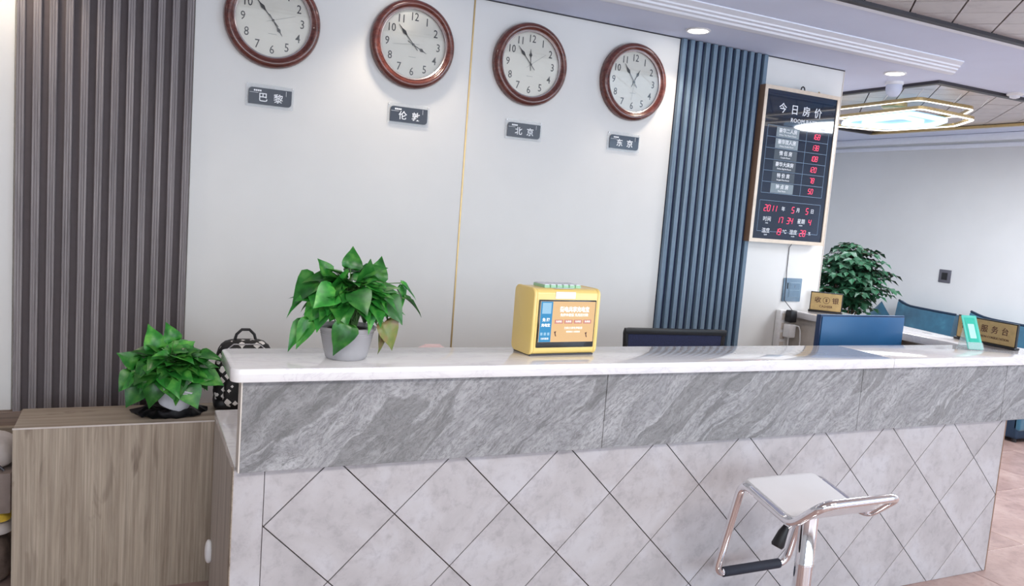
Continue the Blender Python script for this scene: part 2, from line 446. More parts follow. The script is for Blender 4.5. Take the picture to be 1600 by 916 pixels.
# main wall with applied panels
wb = struct(box('wall_back', XL, 3.985, WY+.012, WY+.2, 0, ZC+.25, M_cream))
PB = .573
def wpanel(x0, x1): return box('wall_panel', x0+.0015, x1-.0015, WY, WY+.016, PB, ZC-.002, M_wall, wb, bevel=.002, seg=1)
wpanel(-1.7, -.44); wpanel(XL, -1.703); wpanel(.21, 1.481); wpanel(1.484, 2.725); wpanel(3.348, 3.985)
box('seam_strip', 1.479, 1.486, WY-.002, WY+.01, PB, ZC, M_gold, wb)
box('shadow_gap', XL, 3.985, WY-.004, WY+.012, ZC-.006, ZC-.0005, M_dark, wb)
box('edge_strip', 3.980, 3.986, WY-.003, WY+.2, 0, ZC, M_cream, wb)
struct(box('baseboard_back', XL, 3.98, WY-.035, WY+.012, PB-.055, PB, M_shelfw))
struct(box('trim_3', XL, 3.98, WY-.06, WY+.012, PB-.11, PB-.055, M_cabtop))

def flutes(name, x0, x1, n, z0, mr, mb):
    t = struct(box(name, x0, x1, WY-.002, WY+.012, z0, ZC-.002, mb))
    p = (x1-x0)/(n-.45); w = p*.52
    def rib():
        bm = bmesh.new(); y1 = WY-.002; y0 = WY-.024; g = .0016
        P = [(0, y1), (0, y0+.003), (.002, y0)]
        for k in (1/3, 2/3): P += [(w*k-g, y0), (w*k, y0+.002), (w*k+g, y0)]
        P += [(w-.002, y0), (w, y0+.003), (w, y1)]
        prism(bm, P, 'z', z0, ZC-.004); return bm
    f = None
    for i in range(n):
        if f is None: f = o = obj('slat', rib(), mr, t)
        else: o = f.copy(); COL.objects.link(o); o.parent = t
        o.location.x = x0+i*p
    return t
flutes('trim_1', -.435, .209, 12, PB, M_fluteL, M_backL)
flutes('trim_2', 2.727, 3.346, 12, 0.3, M_fluteR, M_backR)

# other walls
wr = struct(box('wall_right', XR, XR+.2, YF, YB+.2, 0, ZC+.3, M_wall2))
struct(box('wall_far', 3.985, XR, YB, YB+.2, 0, ZC+.3, M_wall2))
struct(box('wall_left', XL-.2, XL, YF, WY, 0, ZC+.3, M_wall2))
struct(box('wall_side', 3.9, 3.985, WY+.2, YB, 0, ZC+.3, M_wall2))
wf = struct(box('wall_front', XL, XR, YF-.2, YF, 0, .35, M_wall2))
box('window_header', XL, XR, YF-.2, YF, 2.45, ZC+.3, M_wall2, wf)
wn = struct(box('window_1', XL, XR, YF-.12, YF-.08, .35, .41, M_dark))
for i in range(8):
    x = XL+(XR-XL)*i/7; box('window_frame', x-.04 if i else x, x+.04 if i < 7 else x, YF-.12, YF-.06, .35, 2.45, M_dark, wn)
box('window_pane', XL, XR, YF-.105, YF-.095, .4, 2.45, M_glass, wn)

# ceiling: painted soffit over the bar, tiled tray over the lounge, tiled ceiling over the lobby
SY = 2.68
TX0, TX1, TY0, TY1 = 4.62, 6.53, 3.60, 5.74
ce = struct(box('ceiling', XL-.1, TX0, SY, YB+.1, ZC, ZC+.2, M_ceil))
box('ceiling_field', TX0, XR+.1, SY, TY0, ZC, ZC+.2, M_ceil, ce)
box('ceiling_field', TX0, XR+.1, TY1, YB+.1, ZC, ZC+.2, M_ceil, ce)
box('ceiling_field', TX1, XR+.1, TY0, TY1, ZC, ZC+.2, M_ceil, ce)
box('ceiling_backing', XL-.1, XR+.1, YF-.1, SY, ZC+.03, ZC+.2, M_joint, ce)
box('ceiling_backing', TX0, TX1, TY0, TY1, ZC+.03, ZC+.2, M_joint, ce)
HP = .2866/2
def ceil_tiles(x0, x1, y0, y1, joined=False):
    bmj = bmesh.new() if joined else None
    # joints run along x-y = .505+.2866k and x+y = 5.525+.2866m
    g = .0038
    for k in range(-60, 60):
        for m in range(-60, 60):
            d = .505+.2866*(k+.5); s_ = 5.525+.2866*(m+.5)
            cx, cy = (s_+d)/2, (s_-d)/2
            if not (x0-.3 < cx < x1+.3 and y0-.3 < cy < y1+.3): continue
            h = HP-g*1.41
            P = clip([(cx-h, cy), (cx, cy-h), (cx+h, cy), (cx, cy+h)], x0, x1, y0, y1)
            if len(P) < 3 or parea(P) < 2e-4: continue
            if joined: prism(bmj, P, 'z', ZC+.004, ZC+.03)
            else: obj('ceiling_tile', prism(bmesh.new(), P, 'z', ZC+.004+random.uniform(0, .0015), ZC+.03), M_mirror, ce)
    if joined: tag(obj('ceiling_tiling', bmj, M_mirror, ce), kind='stuff')
ceil_tiles(2.4, 4.9, 1.5, SY-.03)
ceil_tiles(TX0, TX1, TY0, TY1)
ceil_tiles(XL, 2.4, -1.0, SY-.03, True); ceil_tiles(2.4, XR, -1.0, 1.5, True); ceil_tiles(4.9, XR, 1.5, SY-.03, True)
t4 = struct(box('trim_4', XL, XR, SY-.045, SY-.012, ZC-.012, ZC+.02, M_dark))
box('lip_strip', XL, XR, SY-.012, SY+.03, ZC-.010, ZC+.002, M_corn, t4)
t5 = struct(box('trim_5', TX0-.045, TX0, TY0-.045, TY1+.045, ZC-.02, ZC+.01, M_dark))
box('tray_frame', TX0, TX1+.045, TY0-.045, TY0, ZC-.02, ZC+.01, M_dark, t5)
box('tray_frame', TX1, TX1+.045, TY0, TY1+.045, ZC-.02, ZC+.01, M_goldr, t5)
box('tray_frame', TX0, TX1, TY1, TY1+.045, ZC-.02, ZC+.01, M_dark, t5)
# plaster cornice strip running along the soffit, mitred end
def cornice():
    bm = bmesh.new()
    prof = [(3.355, 0), (3.355, -.010), (3.340, -.016), (3.325, -.016), (3.320, -.026), (3.285, -.034), (3.235, -.036), (3.225, -.028), (3.195, -.028),
            (3.190, -.020), (3.160, -.020), (3.155, -.013), (3.130, -.010), (3.103, -.006), (3.103, 0)]
    v = [[], []]
    for y, z in prof:
        v[0].append(bm.verts.new((XL, y, ZC+z))); v[1].append(bm.verts.new((4.177+(y-3.103)/.252*.215, y, ZC+z)))
    n = len(prof)
    for i in range(n): bm.faces.new((v[0][i-1], v[0][i], v[1][i], v[1][i-1]))
    bm.faces.new(v[0]); bm.faces.new(v[1]); return bm
struct(obj('trim_6', cornice(), M_corn))
# lounge cornice and skirting along the right wall
struct(box('trim_7', XR-.05, XR, SY, YB, ZC-.07, ZC, M_corn, bevel=.015))
struct(box('trim_8', XR-.02, XR, SY, YB, ZC-.13, ZC-.09, M_corn, bevel=.006))
struct(box('baseboard_right', XR-.015, XR, YF, YB, 0, .1, M_cream))

# ------------------------------------------------------------------ ceiling fixtures
def downlight(x, y, label):
    t = thing('downlight', label, 'light', (x, y, ZC), 0, 'round downlights along the soffit')
    obj('trim_ring', lathe(bmesh.new(), [(.056, 0), (.066, -.001), (.066, -.004), (.060, -.010), (.052, -.008), (.052, 0)], 32, close=True), M_white, t, smooth=40)
    obj('lens', lathe(bmesh.new(), [(.052, -.001), (.050, -.0065), (.03, -.011), (.004, -.013)], 32), M_down, t, smooth=60)
    l = bpy.data.lights.new('downlight_lamp', 'SPOT'); l.energy = 15; l.color = (1, .84, .66); l.spot_size = math.radians(110); l.spot_blend = .7; l.shadow_soft_size = .05
    o = bpy.data.objects.new('downlight_lamp', l); COL.objects.link(o); o.location = (0, 0, -.02); o.parent = t
    return t
downlight(2.673, 3.553, 'round lit downlight in the soffit above the blue fluted panel')
downlight(4.225, 3.595, 'round lit downlight in the soffit by the tiled lounge ceiling')
downlight(1.12, 3.553, 'round downlight above the second wall clock from the left')
downlight(-.43, 3.553, 'round downlight above the left edge of the grey fluted panel')
t = thing('dome_camera', 'white bell-shaped dome camera hanging from the soffit below the right downlight', 'camera', (4.47, 3.80, ZC))
obj('mount', lathe(bmesh.new(), [(.055, 0), (.055, -.018), (.045, -.022)], 28), M_white, t, smooth=40)
obj('dome', lathe(bmesh.new(), [(.050, -.016), (.050, -.05), (.042, -.075), (.028, -.092), (.004, -.098)], 28), M_dome, t, smooth=60)
t = thing('smoke_detector', 'small white round smoke detector on the soffit near the right edge', 'detector', (5.249, 3.50, ZC))
obj('base', lathe(bmesh.new(), [(.05, 0), (.05, -.012), (.045, -.016)], 24), M_white, t, smooth=40)
obj('sensor', lathe(bmesh.new(), [(.034, -.014), (.03, -.03), (.012, -.036)], 24), M_corn, t, smooth=40)

def chandelier(label, dx, dy):
    t = thing('ring_chandelier', label, 'chandelier', (5.18+dx, 4.38+dy, ZC), 0, 'hexagonal led ceiling lamps')
    lo = [(-.44, -.59), (.18, -.55), (.42, -.22), (.42, .42), (-.1, .62), (-.36, .30)]
    hi = [(-.43, -.56), (.11, -.58), (.36, -.30), (.34, .44), (-.12, .60), (-.38, .30)]
    def ring(pts, z, s, h, w, mat, name):
        P = fillet([(x*s, y*s, z) for x, y in pts], .06, True, 4); m = len(P)
        bm = bmesh.new(); V = []
        c = Vector((0, 0, z))
        for p in P:
            d = (p-c).normalized()*w
            V.append([bm.verts.new(q) for q in (p, p+Vector((0, 0, h)), p-d+Vector((0, 0, h)), p-d)])
        for i in range(m):
            A, B = V[i], V[(i+1) % m]
            for k in range(4): bm.faces.new((A[k], A[(k+1) % 4], B[(k+1) % 4], B[k]))
        return obj(name, bm, mat, t)
    a = ring(hi, -.078, 1.0, .022, .022, M_goldr, 'upper_ring'); r_ = ring(hi, -.081, .999, .004, .018, M_ledring, 'led_strip'); r_.parent = a
    b = ring(lo, -.138, 1.0, .020, .022, M_goldr, 'lower_ring'); r_ = ring(lo, -.143, .999, .006, .022, M_ledring, 'led_strip'); r_.parent = b
    ring(lo, -.150, .70, .022, .05, M_ledcool, 'inner_ring'); ring(lo, -.150, .42, .02, .05, M_ledcool, 'core_ring')
    obj('diffuser', prism(bmesh.new(), [(x*.66, y*.66) for x, y in lo], 'z', -.125, -.118), M_diff, t)
    obj('canopy', lathe(bmesh.new(), [(.09, 0), (.09, -.03), (.08, -.04)], 24), M_goldr, t, smooth=40)
    for (x, y) in ((-.40, -.25), (-.40, -.52), (-.12, -.60), (.14, -.62)):
        bm = bmesh.new(); tube(bm, [(x, y+.02, -.06), (x+.02, y-.02, 0)], .0035, 6); obj('wire', bm, M_white, t)
    for (x, y) in ((-.38, .2), (.40, .1), (.0, .60), (.3, -.36)):
        bm = bmesh.new(); tube(bm, [(x, y, -.12), (x*.97, y*.97, 0)], .003, 6); obj('wire', bm, M_white, t)
    l = bpy.data.lights.new('chandelier_lamp', 'AREA'); l.shape = 'ELLIPSE'; l.size = .7; l.size_y = .9; l.energy = 38; l.color = (.9, .95, 1)
    o = bpy.data.objects.new('chandelier_lamp', l); COL.objects.link(o); o.location = (0, 0, -.16); o.parent = t
    return t
chandelier('double-ring hexagonal led chandelier with gold rims over the lounge', 0, 0)
chandelier('led ring chandelier seen only mirrored in the glass of the price board', .0, -1.75)

# ------------------------------------------------------------------ reception bar
bar = thing('reception_desk', 'long reception bar with grey strata stone apron over pale diamond tiles', 'counter', (0, 0, 0))
BY = 2.30
box('core', .278, 3.750, BY+.032, BY+.06, 0, .72, M_grout, bar)
BZ = .7528
# diamond tiles
NX, NZ, HX, HZ = .3634, .5757, .1994, .1972
gx = .0019
for m in range(-1, 20):
    for n in range(-3, 6):
        if (m+n) % 2 == 0: continue
        cx, cz = NX+HX*m, NZ-HZ*n
        hx, hz = HX-gx*1.41, HZ-gx*1.41
        P = clip([(cx-hx, cz), (cx, cz-hz), (cx+hx, cz), (cx, cz+hz)], .362, 3.752, 0.001, BZ-.001)
        if len(P) < 3 or parea(P) < 3e-5: continue
        obj('tile', prism(bmesh.new(), P, 'y', BY+.022-random.uniform(0, .0006), BY+.034), M_tile, bar, bevel=0)
box('tile_strip', .2746, .3595, BY+.021, BY+.034, .001, BZ-.001, M_tile, bar)
box('edge_trim', .272, .275, BY+.020, BY+.06, 0, BZ-.001, M_cabtop, bar)
box('edge_trim', 3.752, 3.757, BY+.020, BY+.06, 0, BZ-.001, M_frames, bar)
# apron tiles
ax = [.285, 1.494, 2.735, 3.672, 4.0]
for a, b in zip(ax, ax[1:]):
    box('apron_tile', a+.001, b-.001, BY, BY+.012, .751, 1.017, M_stone, bar, bevel=.001, seg=1)
box('apron_core', .287, 4.0, BY+.012, BY+.06, .752, 1.017, M_cream, bar)
box('apron_trim', .2825, .2865, BY-.001, BY+.058, .751, 1.017, M_cream, bar)
box('apron_trim', .2845, .2865, BY+.058, BY+.072, .751, 1.017, M_edge, bar)
# low work desk behind
box('lower_shelf', .280, 3.70, BY+.0605, 2.5855, .722, .751, M_quartz, bar)
box('end_panel', .281, .300, BY+.0605, 2.5855, 0, .722, M_panelw, bar)
desk = thing('work_desk', 'low staff work desk behind the bar, its pale top showing at the left end', 'desk', (0, 0, 0))
box('desk_top', .280, 3.70, 2.5865, 2.994, .722, .751, M_quartz, desk, bevel=.002, seg=1)
box('end_panel', .281, .300, 2.5865, 2.990, 0, .722, M_panelw, desk)
box('support_panel', 1.9, 1.918, 2.5865, 2.98, 0, .722, M_panelw, desk)
# quartz bar top in three slabs, outer corners rounded
def slab(name, P, z0, z1): return obj(name, prism(bmesh.new(), P, 'z', z0, z1), M_quartz, bar, bevel=.004, seg=2)
y0, y1 = 2.280, 2.585
slab('top_slab', rrect(.252, 2.888, y0, y1, .030, 5, (0, 1, 1, 0)), 1.018, 1.058)
slab('top_slab', [(2.889, y0), (4.06, y0), (4.06, y1), (2.889, y1)], 1.018, 1.058)
box('corner_post', 3.86, 3.90, 2.50, 2.575, 0, 1.017, M_cream, bar)
# side wing: white top running back to the wall, where the cashier sign stands
wing = thing('counter_wing', 'white-topped side counter running back from the bar to the wall', 'counter', (0, 0, 0))
y1 = 2.5865
obj('wing_top', prism(bmesh.new(), [(3.744, y1), (3.93, y1), (4.17, 3.760), (3.744, 3.760)], 'z', 1.018, 1.058), M_quartz, wing, bevel=.004)
box('inner_panel', 3.775, 3.79, 3.0, 3.760, 0, 1.017, M_cream, wing)
box('outer_panel', 3.90, 3.915, 2.60, 3.760, 0, 1.017, M_cream, wing)
box('support_panel', 3.66, 3.678, 2.5865, 2.98, 0, .722, M_panelw, desk)
box('panel_joint', 3.771, 3.776, 3.50, 3.506, 0, 1.0, M_dark, wing)

# ------------------------------------------------------------------ wooden cabinet on the left
cab = thing('low_cabinet', 'low weathered-oak cabinet at the left carrying the tilted pothos', 'cabinet', (0, 0, 0))
box('front_panel', -.370, .62, 3.206, 3.224, .0, .6495, M_cabwood, cab)
box('top_panel', -.368, .62, 3.206, 3.476, .650, .653, M_cabtop, cab)
box('top_core', -.366, .62, 3.225, 3.476, .630, .6495, M_cabtop, cab)
box('edge_band', -.371, .62, 3.2035, 3.2065, .6485, .6540, M_edge, cab)
box('side_panel', -.370, -.352, 3.224, 3.474, .0, .630, M_cabwood, cab)
box('side_panel', .602, .62, 3.224, 3.474, .0, .630, M_cabwood, cab)
box('back_panel', -.352, .602, 3.462, 3.474, .0, .630, M_cabwood, cab)

# ------------------------------------------------------------------ wall clocks
def clock(x, z, hh, mm, sec, label, idx):
    t = thing('wall_clock', label, 'clock', (x, WY, z), 0, 'world time clocks on the wall')
    obj('frame', lathe(bmesh.new(), [(.207, 0), (.2075, -.018), (.203, -.032), (.194, -.041), (.184, -.043), (.177, -.039), (.173, -.032), (.170, -.030), (.163, -.030), (.161, -.026), (.161, 0)], 72, axis='y', close=True), M_clockw, t, smooth=50)
    obj('bezel', lathe(bmesh.new(), [(.1645, -.0315), (.1645, -.0275), (.160, -.0245), (.1585, -.0275)], 72, axis='y', close=True), M_bezel, t, smooth=50)
    dial = obj('dial', lathe(bmesh.new(), [(.1625, -.002), (.1625, -.014)], 72, axis='y'), M_face, t)
    for k in range(1, 13):
        a = 2*PI*k/12; text(str(k), .053, M_ink, dial, .127*math.sin(a), .127*math.cos(a), -.0146, 'numeral', bold=.002, sx=.84)
    box('maker_line', -.018, .018, -.0146, -.014, -.059, -.0575, M_inkg, dial)
    def hand(ang, L, w, tail, y, name, mat=M_ink):
        P = [(0-w*.18, -tail), (w*.18, -tail), (w*.22, 0), (w*.25, L*.45), (w, L*.62), (w*.28, L*.78), (.0006, L), (-.0006, L), (-w*.28, L*.78), (-w, L*.62), (-w*.25, L*.45), (-w*.22, 0)]
        ca, sa = math.cos(ang), math.sin(ang)
        obj(name, prism(bmesh.new(), [(p[0]*ca+p[1]*sa, -p[0]*sa+p[1]*ca) for p in P], 'y', y-.0012, y), mat, t)
    hand(2*PI*(hh+mm/60)/12, .076, .008, .030, -.0165, 'hour_hand')
    hand(2*PI*mm/60, .112, .008, .034, -.0195, 'minute_hand')
    a = 2*PI*sec/60; bm = bmesh.new(); tube(bm, [(-.03*math.sin(a), -.0225, -.03*math.cos(a)), (.1*math.sin(a), -.0225, .1*math.cos(a))], .0006, 5); obj('second_hand', bm, M_inkg, t)
    obj('hub', lathe(bmesh.new(), [(.005, -.014), (.005, -.0235), (.003, -.0245)], 16, axis='y'), M_ink, t, smooth=40)
    obj('glass', lathe(bmesh.new(), [(.1615, -.0265), (.1615, -.0280)], 72, axis='y'), M_glass, t)
clock(.530, 2.300, 4, 53, 12, 'leftmost wall clock showing about seven to five, cut by the top edge', 0)
clock(1.176, 2.296, 3, 53, 44, 'second wall clock, warm-lit mahogany rim, showing about seven to four', 1)
clock(1.802, 2.293, 11, 53, 9, 'third wall clock, mahogany rim, showing about seven to twelve', 2)
clock(2.430, 2.290, 12, 54, 31, 'rightmost wall clock next to the blue fluted panel, showing seven to one', 3)

def nameplate(x0, z0, chars, label):
    t = thing('name_plate', label, 'sign', (x0, WY, z0), 0, 'city name plates under the clocks')
    obj('backing', prism(bmesh.new(), rrect(-.012, .196, -.012, .088, .006), 'y', -.006, -.002), M_acr, t)
    obj('plate', prism(bmesh.new(), rrect(0, .186, 0, .072, .016, 5, (0, 1, 0, 1)), 'y', -.010, -.006), M_name, t)
    text(chars[0], .042, M_wtext, t, .062, .029, -.0108, bold=.012); text(chars[1], .042, M_wtext, t, .128, .029, -.0108, bold=.012)
    for k in range(4): box('small_mark', .022+k*.0085, .029+k*.0085, -.0108, -.010, .056, .0635, M_wtext, t)
    box('rule', .004, .042, -.0108, -.010, .0495, .0508, M_wtext, t); box('rule', .161, .1624, -.0108, -.010, .046, .068, M_wtext, t)
    for zz in (0,):
        for xx in (-.006, .190): obj('stud', lathe(bmesh.new(), [(.003, -.002), (.003, -.008), (.001, -.0085)], 10, center=(xx, 0, .081), axis='y'), M_white, t)
nameplate(.440, 1.932, '巴黎', 'slate name plate reading 巴黎 under the leftmost clock')
nameplate(1.086, 1.929, '伦敦', 'slate name plate reading 伦敦 under the second clock')
nameplate(1.704, 1.924, '北京', 'slate name plate reading 北京 under the third clock')
nameplate(2.316, 1.928, '东京', 'slate name plate reading 东京 under the rightmost clock')

# ------------------------------------------------------------------ price board
bx0, bx1, bz0, bz1 = 3.317, 3.921, 1.474, 2.398; by = 3.718
t = thing('price_board', 'framed dark glass room-rate board with red led digits', 'board', (bx0, by, bz0))
w, h = bx1-bx0, bz1-bz0; fw = .022
box('case', .004, w-.004, .006, .026, .004, h-.004, M_frames, t)
bm = bmesh.new()
prism(bm, [(0, 0), (w, 0), (w-fw, fw), (fw, fw)], 'y', -.004, .014); prism(bm, [(0, h), (fw, h-fw), (w-fw, h-fw), (w, h)], 'y', -.004, .014)
prism(bm, [(0, 0), (fw, fw), (fw, h-fw), (0, h)], 'y', -.004, .014); prism(bm, [(w, 0), (w, h), (w-fw, h-fw), (w-fw, fw)], 'y', -.004, .014)
obj('frame', bm, M_frame, t)
box('frame_side', -.0015, .003, -.003, .046, 0, h, M_frames, t)
box('glass_panel', fw, w-fw, .002, .008, fw, h-fw, M_board, t)
yl = .0018
def L(x0, x1, z0, z1): box('rule', x0, x1, yl-.0006, yl, z0, z1, M_line, t)
for k, ch in enumerate('今日房价'): text(ch, .062, M_wtext, t, .155+k*.094, h-.125, yl, bold=.006)
text('ROOM RATE', .036, M_wtext, t, .33, h-.185, yl, spacing=1.05)
text('(元/RMB)', .014, M_gtext, t, .485, h-.214, yl)
gx0, gx1, gt = .055, .545, h-.228; rh = .0665; gm = .365
for k in range(7): L(gx0, gx1, gt-rh*k-.001, gt-rh*k+.001)
for xx in (gx0, gm, gx1): L(xx-.001, xx+.001, gt-rh*6, gt)
rows = [('豪华二人房', 'Deluxe Two Person Room', '168', M_label), ('豪华双人房', 'Deluxe Double Room', '138', M_label), ('情 侣 房', 'Couples Room', '108', M_label2),
        ('豪华大床房', 'Deluxe Big Bed Room', '120', M_label2), ('特 价 房', 'Bargain Price Room', '78', M_label2), ('钟 点 房', 'Hour Room', '50', M_label)]
for k, (a, b, c, mt) in enumerate(rows):
    zc = gt-rh*(k+.5)
    box('label_strip', .125, .305, yl-.0004, yl, zc-.030, zc+.028, mt, t)
    text(a, .029, M_wtext, t, .215, zc+.007, yl-.0006, bold=.012); text(b, .0125, M_wtext, t, .215, zc-.017, yl-.0006, bold=.01)
    led(c, .455-.013*len(c), zc, .030, M_led, t, yl)
gz1, gz0 = gt-rh*6-.045, fw+.045
L(.055, .545, gz1-.001, gz1+.001); L(.055, .545, gz0-.001, gz0+.001); L(.054, .056, gz0, gz1); L(.544, .546, gz0, gz1)
rr = [gz1-.045, gz1-.112, gz1-.182]
led('2011', .095, rr[0], .036, M_led, t, yl); text('年', .030, M_wtext, t, .245, rr[0], yl); led('5', .315, rr[0], .036, M_led, t, yl)
text('月', .030, M_wtext, t, .365, rr[0], yl); led('5', .430, rr[0], .036, M_led, t, yl); text('日', .030, M_wtext, t, .482, rr[0], yl)
text('时间', .032, M_wtext, t, .125, rr[1], yl); text('TIME', .011, M_wtext, t, .125, rr[1]-.024, yl); led('17', .205, rr[1], .036, M_led, t, yl); led('34', .285, rr[1], .036, M_led, t, yl)
text('星期', .032, M_wtext, t, .400, rr[1], yl); text('WEEK', .011, M_wtext, t, .400, rr[1]-.024, yl); led('4', .462, rr[1], .036, M_led, t, yl)
text('温度', .032, M_wtext, t, .125, rr[2], yl); text('TEMP', .011, M_wtext, t, .125, rr[2]-.024, yl); led('19', .200, rr[2], .036, M_led, t, yl); text('℃', .030, M_wtext, t, .275, rr[2], yl)
text('湿度', .032, M_wtext, t, .345, rr[2], yl); text('HUMI', .011, M_wtext, t, .345, rr[2]-.024, yl); led('28', .400, rr[2], .036, M_led, t, yl); text('%', .028, M_wtext, t, .480, rr[2], yl)
bm = bmesh.new(); tube(bm, [(w*.5-.016, .010, h), (w*.5-.010, .010, h+.018), (w*.5, .012, h+.024), (w*.5+.010, .010, h+.018), (w*.5+.016, .010, h)], .004, 8); obj('hanging_loop', bm, M_black, t)
bm = bmesh.new(); tube(bm, [(w*.72-.009, .010, h), (w*.72, .012, h+.010), (w*.72+.009, .010, h)], .003, 8); obj('hanging_loop', bm, M_gold, t)

# ------------------------------------------------------------------ sockets, cables
t = thing('wall_socket', 'grey-blue switch plate on the wall under the price board', 'socket', (3.675, WY, 1.112))
box('plate', 0, .152, -.009, 0, 0, .148, M_plate, t, bevel=.006)
box('inner_frame', .045, .138, -.011, -.009, .026, .122, M_plate2, t, bevel=.002)
box('socket_face', .050, .133, -.0125, -.011, .076, .117, M_plate, t); box('socket_face', .050, .133, -.0125, -.011, .030, .071, M_plate, t)
box('slot', .089, .092, -.0132, -.0125, .088, .106, M_swd, t); box('slot', .030, .036, -.0125, -.009, .08, .118, M_black, t, bevel=.001)
t = thing('power_strip', 'white upright power strip on the wall beside the cashier wing', 'power strip', (3.640, WY-.045, .80))
box('body', 0, .066, 0, .043, 0, .262, M_white, t, bevel=.008)
for k in range(4): box('outlet', .016, .05, -.003, 0, .02+k*.06, .062+k*.06, M_cream, t, bevel=.001)
t = thing('power_adapter', 'black power adapter plugged in under the board cable', 'adapter', (3.672, WY-.095, 0.99))
box('body', 0, .052, -.008, .044, 0, .076, M_black, t, bevel=.008); box('prongs', .01, .042, .044, .047, .02, .05, M_dark, t)
t = thing('phone_charger', 'white plug below the black adapter with a white cord', 'charger', (3.668, WY-.105, .895))
box('body', 0, .056, 0, .055, 0, .085, M_white, t, bevel=.008)
bm = bmesh.new(); tube(bm, [(.045, .01, .08), (.065, -.01, .075), (.070, -.02, .05), (.071, -.025, .0), (.071, -.03, -.10), (.070, -.04, -.138)], .004, 8); obj('cord', bm, M_white, t)
bm = bmesh.new(); tube(bm, [(.01, .01, 0), (.006, .005, -.05), (.0, -.01, -.138)], .003, 8); obj('cord', bm, M_white, t)
bm = bmesh.new()
P = [(3.690, 3.745, 1.478), (3.691, 3.766, 1.45), (3.692, 3.766, 1.30), (3.689, 3.757, 1.24), (3.689, 3.755, 1.12), (3.691, 3.730, 1.10), (3.692, 3.685, 1.068)]
tube(bm, P, .0022, 8); tag(obj('power_cable', bm, M_dark), 'thin dark cable hanging from the price board to the adapter', 'cable')
t = thing('light_switch', 'small dark grey wall switch on the lounge wall above the chairs', 'switch', (XR, 5.115, 1.235))
box('plate', -.010, 0, -.062, .062, -.062, .062, M_swd, t, bevel=.004); box('rocker', -.014, -.010, -.030, .030, -.034, .034, M_black, t, bevel=.002)

# ------------------------------------------------------------------ leaf meshes / pothos plants
def leaf_mesh(name, fold, droop, mat):
    rows = [(0, .0), (-.04, .30), (.06, .46), (.22, .52), (.40, .46), (.60, .33), (.80, .16), (1.0, 0.0)]
    bm = bmesh.new(); prev = None
    def P(u, v):  # u along, v across
        ux = max(0, u); z = -droop*ux*ux + abs(v)*fold + .03*math.sin(ux*9)*abs(v)*2
        return (v*.95, u, z)
    mid = [bm.verts.new(P(max(0, u), 0)) for u, v in rows]
    for s in (1, -1):
        inn = [bm.verts.new(P(u, s*v*.55)) for u, v in rows[1:-1]]; out = [bm.verts.new(P(u-.02, s*v)) for u, v in rows[1:-1]]
        for i in range(len(inn)-1):
            bm.faces.new((mid[i+1], mid[i+2], inn[i+1], inn[i])); bm.faces.new((inn[i], inn[i+1], out[i+1], out[i]))
        bm.faces.new((mid[0], mid[1], inn[0])); bm.faces.new((mid[0], inn[0], out[0]))
        bm.faces.new((mid[-2], mid[-1], inn[-1])); bm.faces.new((inn[-1], mid[-1], out[-1]))
    bmesh.ops.remove_doubles(bm, verts=bm.verts, dist=1e-5); bmesh.ops.recalc_face_normals(bm, faces=bm.faces)
    me = bpy.data.meshes.new(name); bm.to_mesh(me); bm.free()
    for p in me.polygons: p.use_smooth = True
    me.materials.append(mat); return me
LM = [leaf_mesh('leaf', .25, .25, M_leaf), leaf_mesh('leaf', .35, .55, M_leaf), leaf_mesh('leaf', .15, .12, M_leaf)]
LMr = leaf_mesh('leaf', .3, .4, M_leafr)
def put_leaf(parent, base, tip, size, up=(0, 0, 1), me=None, roll=0, width=1):
    y = (Vector(tip)-Vector(base)).normalized(); u = Vector(up)
    x = y.cross(u); x = x.normalized() if x.length > .05 else Vector((1, 0, 0)); z = x.cross(y)
    mtx = Matrix((x*size*width, y*size, z*size)).transposed().to_4x4()
    mtx = mtx @ Matrix.Rotation(roll, 4, 'Y'); mtx.translation = Vector(base)
    o = bpy.data.objects.new('leaf', me or random.choice(LM)); COL.objects.link(o); o.parent = parent; o.matrix_local = mtx
    return o
def pothos(parent, c, rx, rz_top, seed, n, size, extra=(), low=-.05):
    rnd = random.Random(seed); st = bmesh.new()
    for i in range(n):
        k = (i+.5)/n; el = math.asin(1-1.12*k) if 1-1.12*k > -1 else -1.2; az = i*2.39996+rnd.uniform(-.3, .3)
        rr = .72+rnd.uniform(-.12, .28)
        d = Vector((math.cos(az)*math.cos(el)*rx, math.sin(az)*math.cos(el)*rx*.72, max(low, math.sin(el)*rz_top)))
        b = c+d*rr*.66
        outw = Vector((math.cos(az), math.sin(az)*.8, 0)); s = size*rnd.uniform(.78, 1.2)
        tip = b+(outw*rnd.uniform(.6, 1.0)+Vector((rnd.uniform(-.35, .35), rnd.uniform(-.3, .3), math.sin(el)*.75-.42+rnd.uniform(-.3, .3))))*s
        nrm = (d.normalized()*.9+Vector((0, -.35, .75)))
        put_leaf(parent, b, tip, s, nrm, roll=rnd.uniform(-.35, .35))
        r0 = Vector((c.x+rnd.uniform(-.03, .03), c.y+rnd.uniform(-.03, .03), c.z-.07)); mid = (r0+b)/2+Vector((0, 0, .035))
        tube(st, [r0, mid, b], .0016, 5)
    for (b, tp, s, *rest) in extra:
        b = Vector(b); tp = Vector(tp); put_leaf(parent, b, tp, s, rest[0] if rest else (0, -.7, .7), me=rest[1] if len(rest) > 1 else None, width=rest[2] if len(rest) > 2 else 1)
        tube(st, [Vector((c.x, c.y, c.z-.07)), (c+b)/2+Vector((0, 0, .03)), b], .0016, 5)
    obj('stems', st, M_stem, parent)

